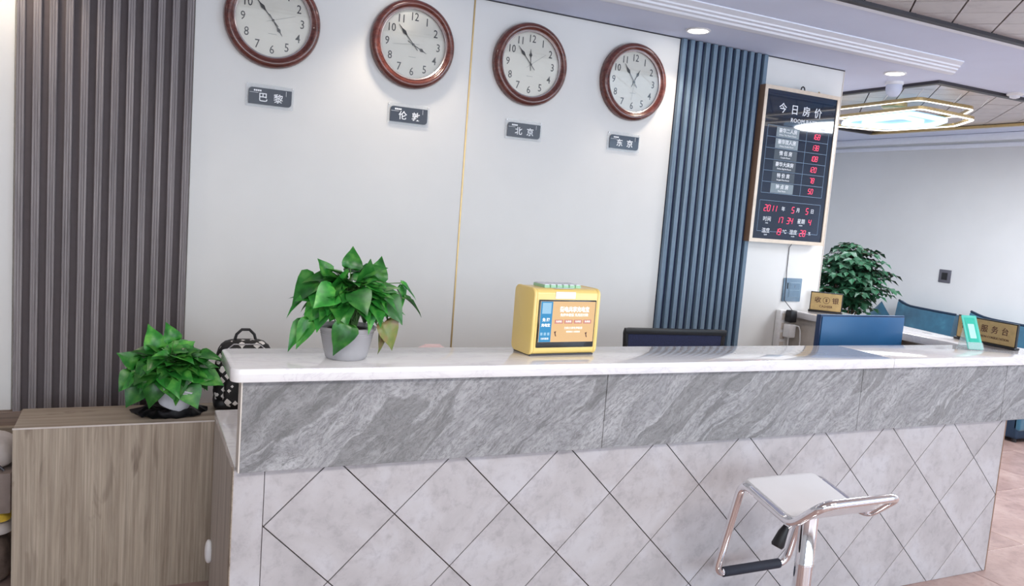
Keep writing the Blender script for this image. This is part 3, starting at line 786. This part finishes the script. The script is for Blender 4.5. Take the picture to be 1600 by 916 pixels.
# plant on the bar
t = thing('potted_pothos', 'green pothos in a clear plastic pot standing on the white bar top', 'plant', (.605, 2.425, 1.058))
pot = obj('pot', lathe(bmesh.new(), [(.004, .001), (.060, .001), (.064, .006), (.066, .014), (.069, .022), (.083, .088), (.088, .092), (.090, .100), (.086, .102), (.083, .095), (.079, .088), (.064, .024), (.004, .020)], 40), M_pot, t, smooth=40)
obj('soil', lathe(bmesh.new(), [(.058, .028), (.076, .086), (.060, .092), (.01, .096)], 28), M_soil, t, smooth=40)
for k in range(3): obj('rib', lathe(bmesh.new(), [(.0795+k*.0012, .074+k*.006), (.0812+k*.0012, .0765+k*.006), (.0799+k*.0012, .079+k*.006)], 40), M_pot, pot, smooth=40)
ex = [((-.07, .0, .26), (-.10, -.01, .315), .055, (.4, -.8, .2)), ((.0, 0, .28), (.01, 0, .340), .068, (0, -1, .3)), ((.08, 0, .25), (.10, -.01, .315), .07, (0, -1, .2)),
      ((-.13, 0, .11), (-.19, -.03, .03), .10, (-.5, -.8, .2), None, .55), ((-.12, -.02, .12), (-.165, -.04, .03), .095, (-.2, -.9, .3), None, .6),
      ((-.03, -.10, .12), (-.060, -.13, .03), .092, (0, -1, .25), None, .9), ((.10, -.05, .12), (.14, -.08, .04), .09, (.2, -1, .3), LMr, .9), ((.09, -.04, .10), (.11, -.06, .015), .08, (.5, -.8, .3), LMr, .6),
      ((.18, 0, .19), (.255, .01, .145), .09, (.3, -.2, 1), None, .35), ((.15, 0, .22), (.20, 0, .14), .10, (.8, -.6, .2), None, .6), ((.16, -.01, .24), (.21, -.01, .20), .08, (.2, -.5, 1), None, .35),
      ((-.12, 0, .19), (-.205, -.01, .155), .085, (-.2, -.5, 1), None, .45), ((-.10, 0, .24), (-.175, -.02, .20), .10, (-.3, -.6, .8)), ((.10, -.05, .19), (.170, -.08, .12), .095, (.3, -.8, .5)),
      ((0, -.08, .22), (.03, -.13, .15), .085, (0, -1, .4)), ((-.06, -.07, .22), (-.13, -.10, .17), .088, (0, -.8, .6))]
pothos(t, Vector((0, 0, .170)), .168, .155, 3, 104, .074, ex)

# plant on the cabinet: tilted white pot wrapped in black film
t = thing('potted_pothos', 'green pothos in a tilted white pot on the low oak cabinet', 'plant', (.150, 3.345, .653), 0)
bm = lathe(bmesh.new(), [(.050, .004), (.056, .010), (.068, .085), (.074, .088), (.074, .094), (.066, .092), (.054, .014), (.004, .012)], 32)
bmesh.ops.transform(bm, verts=bm.verts, matrix=Matrix.Translation((0.0, -.012, .022)) @ Matrix.Rotation(math.radians(20), 4, 'Y'))
obj('pot', bm, M_bpot, t, smooth=40)
obj('soil', lathe(bmesh.new(), [(.06, .080), (.05, .092), (.01, .096)], 24, center=(.02, -.01, .0)), M_soil, t, smooth=40)
bm = bmesh.new(); rnd = random.Random(5); rim = []; n = 40
for rr, zz in ((.02, .010), (.065, .020), (.10, .022), (.135, .004)):
    rim.append([bm.verts.new((-.005+rr*1.0*math.cos(2*PI*i/n)*(1+.10*math.sin(5*2*PI*i/n)+rnd.uniform(-.04, .04)), rr*.72*math.sin(2*PI*i/n)*(1+rnd.uniform(-.06, .06)), max(.0015, zz+rnd.uniform(-.006, .009)))) for i in range(n)])
for a, b in zip(rim, rim[1:]):
    for i in range(n): bm.faces.new((a[i], a[(i+1) % n], b[(i+1) % n], b[i]))
bm.faces.new(rim[0])
obj('black_wrap', bm, M_wrap, t, smooth=60)
ex = [((-.06, 0, .26), (-.085, -.01, .34), .09, (0, -1, .3)), ((.0, 0, .29), (-.02, -.01, .345), .07, (0, -1, .3)), ((-.13, 0, .20), (-.195, -.02, .25), .08, (0, -.8, .5)),
      ((.10, 0, .23), (.19, -.02, .225), .09, (0, -.6, 1), None, .7), ((.10, -.03, .16), (.185, -.05, .13), .10, (0, -.8, .7)), ((-.11, -.02, .12), (-.17, -.05, .04), .10, (-.3, -.9, .3)),
      ((-.14, 0, .16), (-.19, -.03, .10), .085, (-.3, -.9, .3)), ((.05, -.06, .12), (.09, -.10, .04), .10, (0, -1, .3)), ((-.06, -.07, .14), (-.08, -.11, .06), .095, (0, -1, .3)), ((0, -.08, .16), (.01, -.12, .08), .09, (0, -1, .3))]
pothos(t, Vector((-.01, -.01, .165)), .165, .155, 11, 84, .084, ex)

# printed backpack behind the bar end
t = thing('backpack', 'black backpack with white printed shapes behind the end of the bar', 'bag', (.425, 3.395, .654))
def softbox(bm, w, d, h, n=3.2, seg=20, rings=12, taper=.12, c=(0, 0, 0)):
    V = []
    for j in range(rings+1):
        ph = -PI/2+PI*j/rings; cz = math.copysign(abs(math.sin(ph))**(2/n), math.sin(ph)); cr = abs(math.cos(ph))**(2/n)
        row = []
        for i in range(seg):
            a = 2*PI*i/seg; ca = math.copysign(abs(math.cos(a))**(2/n), math.cos(a)); sa = math.copysign(abs(math.sin(a))**(2/n), math.sin(a))
            k = 1-taper*(cz+1)/2
            row.append(bm.verts.new((c[0]+ca*cr*w/2*k, c[1]+sa*cr*d/2*k, c[2]+h/2+cz*h/2)))
        V.append(row)
    for a, b in zip(V, V[1:]):
        for i in range(seg): bm.faces.new((a[i], a[(i+1) % seg], b[(i+1) % seg], b[i]))
    bmesh.ops.remove_doubles(bm, verts=bm.verts, dist=1e-5); return bm
obj('body', softbox(bmesh.new(), .25, .12, .285, 4), M_bag, t, smooth=60)
obj('front_pocket', softbox(bmesh.new(), .18, .05, .13, 4, c=(0, -.06, .015)), M_bag, t, smooth=60)
obj('base_panel', softbox(bmesh.new(), .235, .135, .05, 5, taper=0), M_black, t, smooth=60)
bm = bmesh.new(); tube(bm, [(-.045, 0, .268), (-.035, 0, .305), (-.015, 0, .325), (.015, 0, .325), (.035, 0, .305), (.045, 0, .268)], .006, 8); obj('handle', bm, M_black, t, smooth=60)
bm = bmesh.new(); tube(bm, [(-.10, -.045, .17), (-.09, -.052, .24), (-.05, -.05, .272), (.05, -.05, .272), (.09, -.052, .24), (.10, -.045, .17)], .003, 6); obj('zip', bm, M_chrome, t, smooth=60)
for s in (-1, 1):
    bm = bmesh.new(); tube(bm, [(s*.05, .055, .265), (s*.09, .070, .20), (s*.10, .078, .10), (s*.09, .065, .03)], .008, 8); obj('strap', bm, M_black, t, smooth=60)

# ------------------------------------------------------------------ power bank station on the bar
t = thing('power_bank_station', 'yellow power bank rental box with a lit screen on the bar', 'charging station', (1.377, 2.418, 1.0625), math.radians(4))
W2, D2, H2 = .277, .135, .232
P = rrect(-.0, D2, 0, H2, .022, 5)
bm = bmesh.new(); prism(bm, P, 'x', -W2/2+.014, W2/2-.014)
# rounded end caps
for sgn in (-1, 1):
    pass
obj('shell', bm, M_yel, t, smooth=40)
for sgn in (-1, 1):
    bm = bmesh.new(); prism(bm, rrect(-.002, D2+.002, -.002, H2+.002, .024, 6), 'x', sgn*(W2/2-.014), sgn*W2/2); obj('side_cover', bm, M_yel, t, bevel=.005, seg=3)
box('base', -W2/2+.006, W2/2-.006, .010, D2-.010, -.0045, .002, M_dark, t)
box('bezel', -.118, .120, -.0045, .003, .026, .194, M_blackg, t, bevel=.002)
sc = box('screen', -.113, .115, -.0058, -.0045, .046, .189, M_scr, t)
ys = -.0062
box('side_panel', -.112, -.064, ys-.0002, -.0058, .0465, .1885, M_scrb, sc)
box('blank_tile', -.106, -.070, ys-.0008, ys-.0002, .146, .184, M_scrl, sc)
text('免 押', .013, M_scrw, sc, -.088, .124, ys-.0004, bold=.03); text('充电宝', .012, M_scrw, sc, -.088, .105, ys-.0004, bold=.03)
for k in range(3): box('icon', -.107+k*.014, -.098+k*.014, ys-.0006, ys-.0002, .070, .080, M_scrl, sc)
text('扫码租借', .008, M_scrw, sc, -.088, .058, ys-.0004)
text('街电共享充电宝', .0205, M_scrw, sc, .028, .160, ys, bold=.035, sx=.86); text('免押金租借 先用后付款', .0115, M_scrw, sc, .028, .141, ys, bold=.02)
for k in range(4): 
    q = box('button', -.052+k*.040, -.018+k*.040, ys-.0002, -.0058, .111, .125, M_scrp, sc); text('免费借', .008, M_scrw, sc, -.035+k*.040, .118, ys-.0006)
text('扫码立即免押租借', .0095, M_scrw, sc, .028, .095, ys); text('随借随还 全国通用', .007, M_scrw, sc, .028, .082, ys)
for (x, z) in ((-.047, .076), (.083, .072)):
    bm = bmesh.new(); prism(bm, [(x-.005, z+.006), (x+.004, z+.009), (x+.002, z), (x+.006, z-.010), (x+.001, z-.009), (x-.002, z+.001)], 'y', ys-.0002, ys); obj('arrow_mark', bm, M_brown, sc)
st = box('sticker', -.052, .030, .004, .040, H2, H2+.0006, M_white, t); bm = bmesh.new(); prism(bm, rrect(-.052, .030, .198, .222, .002), 'y', -.0012, .0); obj('sticker_front', bm, M_white, st)
for k in range(6):
    x = -.082+k*.026
    a = box('power_bank', x, x+.0225, .030, .108, H2-.01, H2+.010, M_mint, t, bevel=.002); box('cap', x+.002, x+.0205, .032, .106, H2+.010, H2+.0125, M_corn, a)

# teal acrylic card stand near the right end
t = thing('card_stand', 'small leaning teal acrylic card holder beside the service sign', 'stand', (3.642, 2.446, 1.058), math.radians(-16))
lean = Matrix.Translation((0, -.002, .003)) @ Matrix.Rotation(math.radians(-27), 4, 'X')
M_tp = plain('teal_print', (52, 190, 166), .4); M_mp = plain('pale_mint_print', (186, 234, 232), .4)
obj('card', prism(bmesh.new(), rrect(-.040, .040, 0, .172, .005), 'y', -.002, .002, lean), M_acrt, t)
obj('inner_card', prism(bmesh.new(), rrect(-.027, .027, .036, .160, .003), 'y', -.0032, -.002, lean), M_tp, t)
obj('white_label', prism(bmesh.new(), rrect(-.018, .016, .055, .128, .002), 'y', -.0042, -.0032, lean), M_mp, t)
obj('foot_pocket', prism(bmesh.new(), [(-.040, 0), (.040, 0), (.040, .034), (-.040, .034)], 'y', -.008, -.003, lean), M_acr, t)
box('rest', -.038, .038, -.010, .085, 0, .003, M_acr, t)
bm = bmesh.new(); prism(bm, [(.080, .003), (.084, .003), (.060, .115), (.056, .115)], 'x', -.03, .03); obj('prop', bm, M_acr, t)

# desk signs
def desk_sign(label, p0, p1, H_, build):
    p0 = Vector(p0); p1 = Vector(p1); d = p1-p0; Ln = d.length; ang = math.atan2(d.y, d.x)
    t = thing('desk_sign', label, 'sign', (p0.x, p0.y, 1.058), ang)
    box('base', -.006, Ln+.006, -.018, .018, 0, .012, M_black, t, bevel=.003)
    box('frame', 0, Ln, -.006, .006, .012, H_, M_black, t, bevel=.001)
    box('plate', .005, Ln-.006, -.0075, -.006, .014, H_-.006, M_brass, t)
    build(t, Ln); return t
def b1(t, Ln):
    y = -.0078
    text('收', .040, M_brown, t, .045, .076, y, bold=.01); text('银', .040, M_brown, t, Ln-.042, .076, y, bold=.01)
    bm = bmesh.new(); cx = Ln/2; lathe(bm, [(.021, 0), (.021, -.0008), (.0185, -.0008), (.0185, 0)], 20, center=(cx, y+.0006, .078), axis='y', close=True); obj('emblem', bm, M_brown, t)
    text('$', .026, M_brown, t, cx, .078, y, bold=.02)
    text('CASHIER', .020, M_brown, t, Ln/2, .038, y, bold=.012)
def b2(t, Ln):
    y = -.0078
    for k, ch in enumerate('咨询服务台'): text(ch, .040, M_brown, t, .045+k*.0575, .078, y, bold=.006)
    text('INFORMATION CONSULTATION', .0155, M_brown, t, Ln*.55, .040, y, bold=.006)
desk_sign('small brass desk sign reading CASHIER by the column', (3.885, 3.735), (4.020, 3.600), .128, b1)
desk_sign('brass desk sign reading 服务台 at the right end of the bar', (3.950, 2.765), (3.920, 2.428), .128, b2)

# ------------------------------------------------------------------ behind the bar
t = thing('monitor', 'monitor with a blue back on the work desk behind the bar', 'monitor', (3.40, 2.90, .751))
box('housing', -.297, .303, 0, .03, .12, .400, M_monf, t, bevel=.003)
box('back_cover', -.291, .299, -.006, 0, .124, .394, M_monb, t, bevel=.002)
box('top_edge', -.297, .303, -.002, .012, .400, .402, M_monb, t)
box('neck', -.03, .03, .004, .028, .012, .14, M_black, t); box('stand', -.12, .12, -.07, .09, 0, .012, M_black, t, bevel=.004)
t = thing('office_chair', 'black mesh-back office chair behind the bar', 'chair', (2.40, 3.22, 0), math.radians(-5))
bm = bmesh.new(); tube(bm, fillet([(-.25, -.10, .60), (-.274, -.10, 1.028), (.274, -.10, 1.028), (.25, -.10, .60)], .01, True, 3), .013, 10, closed=True); obj('back_frame', bm, M_black, t, smooth=60)
bm = bmesh.new(); prism(bm, [(-.245, .60), (.245, .60), (.270, 1.03), (-.270, 1.03)], 'y', -.106, -.098); obj('back_mesh', bm, M_mesh, t)
box('top_rail', -.285, .285, -.118, -.098, 1.012, 1.040, M_black, t, bevel=.004)
for k in range(9): box('mesh_rib', -.25, .25, -.111, -.1065, .62+k*.04, .623+k*.04, M_black, t)
obj('seat', softbox(bmesh.new(), .48, .46, .09, 4, taper=.05, c=(0, .13, .43)), M_black, t, smooth=60)
for s in (-1, 1):
    bm = bmesh.new(); tube(bm, fillet([(s*.22, .10, .46), (s*.28, .10, .50), (s*.28, .10, .66), (s*.28, .30, .66)], .03), .012, 8); obj('armrest', bm, M_black, t, smooth=60)
bm = bmesh.new(); tube(bm, [(0, -.08, .46), (0, -.125, .55), (0, -.12, .75)], .02, 8); obj('back_post', bm, M_black, t, smooth=60)
bm = bmesh.new(); tube(bm, [(0, .13, .06), (0, .13, .44)], .025, 12); obj('gas_lift', bm, M_chrome, t, smooth=60)
for k in range(5):
    a = 2*PI*k/5+.3; dx, dy = math.cos(a), math.sin(a)
    bm = bmesh.new(); tube(bm, [(0, .13, .10), (dx*.27, .13+dy*.27, .065)], .02, 8, taper=[1, .7]); L_ = obj('leg', bm, M_black, t, smooth=60)
    bm = bmesh.new(); lathe(bm, [(.028, -.012), (.028, .012)], 14, center=(dx*.27, .13+dy*.27, .030), axis='y'); obj('caster', bm, M_black, L_, smooth=60)
t = thing('pink_bag', 'pale pink soft bag peeking over the back edge of the bar', 'bag', (1.055, 2.88, .751))
obj('body', softbox(bmesh.new(), .20, .13, .262, 2.6, taper=.1), M_pink, t, smooth=60)
bm = bmesh.new(); tube(bm, [(-.05, 0, .24), (-.03, 0, .259), (.03, 0, .259), (.05, 0, .24)], .004, 6); obj('handle', bm, M_pink, t)

# ------------------------------------------------------------------ lounge
def armchair(y0, y1, label):
    t = thing('armchair', label, 'armchair', (XR-.04, (y0+y1)/2, 0), 0, 'teal armchairs along the lounge wall')
    wd = (y1-y0)/2
    # back: slab leaning, top edge rising to the far corner
    bm = bmesh.new(); N = 12; V = []
    for i in range(N+1):
        u = i/N; y = -wd+2*wd*u; top = .898+.020*u+.034*max(0, (u-.72)/.28)**2
        fx = -.13-.035*math.sin(PI*u)
        V.append([bm.verts.new(q) for q in ((fx-.08, y, .36), (fx, y, top-.015), (fx+.02, y, top), (fx+.07, y, top), (-.01, y, top-.03), (-.01, y, .2), (fx-.02, y, .2))])
    for A, B in zip(V, V[1:]):
        for k in range(7): bm.faces.new((A[k], A[(k+1) % 7], B[(k+1) % 7], B[k]))
    bm.faces.new(V[0]); bm.faces.new(V[-1]); obj('backrest', bm, M_teal, t, smooth=50)
    pp = []
    for i in range(N+1):
        u = i/N; y = -wd+2*wd*u; top = .898+.020*u+.034*max(0, (u-.72)/.28)**2; pp.append((-.115-.035*math.sin(PI*u), y, top+.002))
    bm = bmesh.new(); tube(bm, pp, .011, 8); obj('piping', bm, M_piping, t, smooth=60)
    box('base', -.56, -.02, -wd+.01, wd-.01, .03, .32, M_piping, t, bevel=.02, seg=3)
    box('seat_cushion', -.58, -.20, -wd+.06, wd-.06, .32, .44, M_teal, t, bevel=.03, seg=3)
    for s in (-1, 1): box('armrest', -.56, -.10, s*wd-(.06 if s > 0 else 0), s*wd+(0 if s > 0 else .06), .10, .58, M_teal, t, bevel=.02, seg=3)
    for sx in (-.52, -.06):
        for s in (-1, 1):
            bm = bmesh.new(); tube(bm, [(sx, s*(wd-.05), 0), (sx, s*(wd-.05), .11)], .016, 8); obj('leg', bm, M_black, t)
armchair(3.86, 4.70, 'teal armchair with navy piping partly behind the brass service sign')
armchair(4.84, 5.46, 'teal armchair with navy piping to the right of the blue monitor')
t = thing('ottoman', 'low teal stool seat below the leafy lounge plant', 'ottoman', (XR-.30, 5.72, 0))
box('seat', -.25, .25, -.24, .24, .12, .486, M_teal, t, bevel=.03, seg=3)
for sx in (-.2, .2):
    for sy in (-.19, .19):
        bm = bmesh.new(); tube(bm, [(sx, sy, 0), (sx, sy, .13)], .016, 8); obj('leg', bm, M_black, t)
bm = bmesh.new(); n = 14; G = []
for i in range(n+1):
    for j in range(n+1):
        u, v = 2*i/n-1, 2*j/n-1; G.append((u, v, (1-u*u)**.5*(1-v*v)**.5))
s_ = .150; rot = Matrix.Translation((XR-.13, 5.69, .489+s_*1.4142)) @ Matrix.Rotation(math.radians(3), 4, 'Y') @ Matrix.Rotation(PI/2, 4, 'Y') @ Matrix.Rotation(PI/4, 4, 'Z')
for sg in (1, -1):
    V = [bm.verts.new(rot @ Vector((u*s_*(1-.04*(1-v*v)), v*s_*(1-.04*(1-u*u)), sg*w_*.065))) for u, v, w_ in G]
    for i in range(n):
        for j in range(n): bm.faces.new((V[i*(n+1)+j], V[(i+1)*(n+1)+j], V[(i+1)*(n+1)+j+1], V[i*(n+1)+j+1]))
bmesh.ops.remove_doubles(bm, verts=bm.verts, dist=1e-4)
tag(obj('cushion', bm, M_teal, smooth=60), 'teal cushion standing on its corner, only its peak showing beside the lounge plant', 'cushion')

# tall leafy plant
t = thing('potted_tree', 'bushy dark green potted tree with small glossy leaves behind the cashier sign', 'plant', (5.62, 5.0, 0))
obj('pot', lathe(bmesh.new(), [(.01, 0), (.13, 0), (.17, .32), (.185, .33), (.185, .36), (.165, .36), (.15, .30), (.01, .29)], 28), M_bpot, t, smooth=40)
obj('soil', lathe(bmesh.new(), [(.15, .31), (.1, .325), (.01, .33)], 20), M_soil, t)
rnd = random.Random(21); bs = bmesh.new(); lf = bmesh.new()
for k in range(6):
    a = 2*PI*k/6; tube(bs, [(.03*math.cos(a), .03*math.sin(a), .31), (.07*math.cos(a), .07*math.sin(a), .8), (.16*math.cos(a), .16*math.sin(a), 1.2)], .009, 6, taper=[1, .8, .5])
def small_leaf(bm, p, d, s, nrm):
    d = d.normalized(); x = d.cross(nrm); x = x.normalized() if x.length > .01 else Vector((1, 0, 0)); n_ = x.cross(d)
    a = bm.verts.new(p); m1 = bm.verts.new(p+d*s*.45-n_*s*.05); tp = bm.verts.new(p+d*s-n_*s*.15)
    l_ = bm.verts.new(p+d*s*.42+x*s*.32+n_*s*.06); r_ = bm.verts.new(p+d*s*.42-x*s*.32+n_*s*.06)
    bm.faces.new((a, m1, l_)); bm.faces.new((m1, tp, l_)); bm.faces.new((a, r_, m1)); bm.faces.new((m1, r_, tp))
cc = Vector((.02, 0, 1.16))
for i in range(230):
    k = (i+.5)/230; el = math.asin(1-1.85*k); az = i*2.39996; rr = rnd.uniform(.62, 1.05) if i % 5 else rnd.uniform(.3, .6)
    d = Vector((math.cos(az)*math.cos(el)*.40, math.sin(az)*math.cos(el)*.34, math.sin(el)*.34))*rr
    if d.z < -.1: d.x *= .8; d.y *= .8
    p = cc+d; outw = Vector((d.x, d.y, -.02)).normalized() if Vector((d.x, d.y, 0)).length > .01 else Vector((1, 0, 0))
    q = p-outw*.14+Vector((0, 0, -.02))
    tube(bs, [q-Vector((outw.x*.05, outw.y*.05, .05)), q, p], .0025, 4)
    for j in range(9):
        f = j/8; b = q.lerp(p, f)+Vector((0, 0, .012*math.sin(f*PI))); side = outw.cross(Vector((0, 0, 1)))*(1 if j % 2 else -1)
        dd = (outw*.5+side*.9+Vector((0, 0, rnd.uniform(-.5, .15)))) if j < 8 else outw+Vector((0, 0, -.4))
        small_leaf(lf, b, dd, rnd.uniform(.060, .090), Vector((outw.x*.4, outw.y*.4, 1))+Vector((rnd.uniform(-.5, .5), rnd.uniform(-.5, .5), 0)))
for i in range(26):   # lower sprays
    a = rnd.uniform(0, 2*PI); r_ = rnd.uniform(.06, .22); p = Vector((r_*math.cos(a), r_*math.sin(a), rnd.uniform(.62, .86)))
    tube(bs, [(p.x*.3, p.y*.3, p.z-.08), p], .002, 4)
    for j in range(7): small_leaf(lf, p*(1)+Vector((rnd.uniform(-.05, .05), rnd.uniform(-.05, .05), rnd.uniform(-.05, .05))), Vector((rnd.uniform(-1, 1), rnd.uniform(-1, 1), rnd.uniform(-.8, .3))), rnd.uniform(.05, .07), Vector((0, 0, 1)))
obj('branches', bs, M_bark, t)
tag(obj('foliage', lf, M_leafd, t), kind='stuff')

# ------------------------------------------------------------------ bar stool
t = thing('bar_stool', 'chrome bar stool with a curved white seat in front of the bar', 'stool', (2.150, 1.955, 0))
hw = .172
def q(x, y, z): return (x, y-1.955, z)
prof = [(2.202, .275), (2.112, .655), (1.868, .597), (1.750, .705)]      # foot rail, front edge, dip, back rail
loop = [q(-hw, *prof[0]), q(-hw, *prof[1]), q(-hw, *prof[2]), q(-hw, *prof[3]), q(hw, *prof[3]), q(hw, *prof[2]), q(hw, *prof[1]), q(hw, *prof[0])]
bm = bmesh.new(); tube(bm, fillet(loop, .046, True, 7), .0155, 12, closed=True); obj('tube_frame', bm, M_chrome, t, smooth=70)
# seat pad follows the rails
pr = fillet([(0, 2.128, .640), (0, 2.108, .664), (0, 1.868, .606), (0, 1.762, .706)], .055, False, 6)
bm = bmesh.new(); V = []
for i, p in enumerate(pr):
    a = pr[max(0, i-1)]; b = pr[min(len(pr)-1, i+1)]; tn = (b-a).normalized(); nn = Vector((0, -tn.z, tn.y)); 
    if nn.z < 0: nn = -nn
    xs = [-hw+.012, -hw+.03, 0, hw-.03, hw-.012]
    V.append([bm.verts.new(Vector((x, p.y-1.955, p.z))+nn*(.004 if abs(x) > hw-.02 else .010)) for x in xs]+[bm.verts.new(Vector((x, p.y-1.955, p.z))-nn*.010) for x in xs[::-1]])
for A, B in zip(V, V[1:]):
    for k in range(10): bm.faces.new((A[k], A[(k+1) % 10], B[(k+1) % 10], B[k]))
bm.faces.new(V[0]); bm.faces.new(V[-1]); obj('seat', bm, M_seat, t, smooth=50)
bm = bmesh.new(); tube(bm, [q(-hw+.035, 2.202, .275), q(hw-.035, 2.202, .275)], .0185, 14); obj('foot_sleeve', bm, M_rub, t, smooth=60)
bm = bmesh.new(); lathe(bm, [(.031, .03), (.031, .40), (.033, .402), (.033, .412), (.0315, .414), (.0315, .585)], 28); obj('column', bm, M_chrome, t, smooth=40)
box('seat_bracket', -.045, .045, -.03, .06, .585, .60, M_chrome, t, bevel=.003)
bm = bmesh.new(); lathe(bm, [(.01, 0), (.205, 0), (.205, .006), (.19, .014), (.10, .026), (.045, .036), (.036, .05), (.03, .05)], 48); obj('base', bm, M_chrome, t, smooth=40)
bm = bmesh.new(); tube(bm, [(0, 0, .57), (-.04, .01, .555), (-.075, .03, .520)], .004, 8); lv = obj('lever', bm, M_chrome, t, smooth=60)
bm = bmesh.new(); tube(bm, [(-.066, .034, .532), (-.078, .036, .510), (-.094, .038, .466), (-.098, .038, .458)], .021, 12, taper=[.55, .8, 1.1, .9]); obj('lever_knob', bm, M_black, lv, smooth=60)

# ------------------------------------------------------------------ things piled left of the cabinet
def sack(name, label, cat, x, y, z, w, d, h, mat, n=3):
    th = tag(obj(name, softbox(bmesh.new(), w, d, h, n, taper=.08), mat, smooth=60), label, cat); th.location = (x, y, z); return th
M_sackw = plain('pale_plastic_sack', (204, 196, 194), .55, bump=.5, nscale=12, var=.12)
M_sackg = plain('grey_brown_carton', (146, 132, 126), .8, nscale=20, var=.12, bump=.3)
M_sackd = plain('dark_brown_sack', (104, 88, 80), .85, nscale=24, var=.35, bump=.6)
M_ylw = plain('yellow_wrapper', (226, 190, 70), .5, nscale=20, var=.3)
sack('cloth_sack', 'dark brown sack on the floor left of the oak cabinet', 'sack', -.65, 3.48, 0, .54, .30, .195, M_sackd, 5)
sack('plastic_sack', 'pale plastic sack under the yellow packet left of the cabinet', 'sack', -.65, 3.48, .196, .54, .28, .050, M_sackw, 6)
sack('yellow_packet', 'yellow wrapped packet between pale sacks left of the cabinet', 'packet', -.65, 3.48, .247, .53, .27, .038, M_ylw, 7)
tb_ = tag(box('carton', -.26, .25, -.13, .13, 0, .155, M_sackg, bevel=.006), 'grey-brown carton above the yellow packet left of the cabinet', 'box'); tb_.location = (-.64, 3.48, .287)
sack('plastic_sack', 'pale plastic sack on top of the grey-brown carton', 'sack', -.65, 3.48, .4425, .54, .26, .115, M_sackw, 4.5)
bm = bmesh.new(); tube(bm, [(-.62, 3.36, .555), (-.52, 3.35, .535), (-.44, 3.34, .49), (-.41, 3.335, .46)], .005, 8); tag(obj('cable', bm, M_dark), 'dark cable over the pale sack left of the cabinet', 'cable')
bm = bmesh.new(); softbox(bm, .03, .06, .085, 2.4, c=(.274, 2.96, .19)); obj('white_tissue', bm, M_white, desk, smooth=60)  # loose white tissue, attached to the desk's end panel
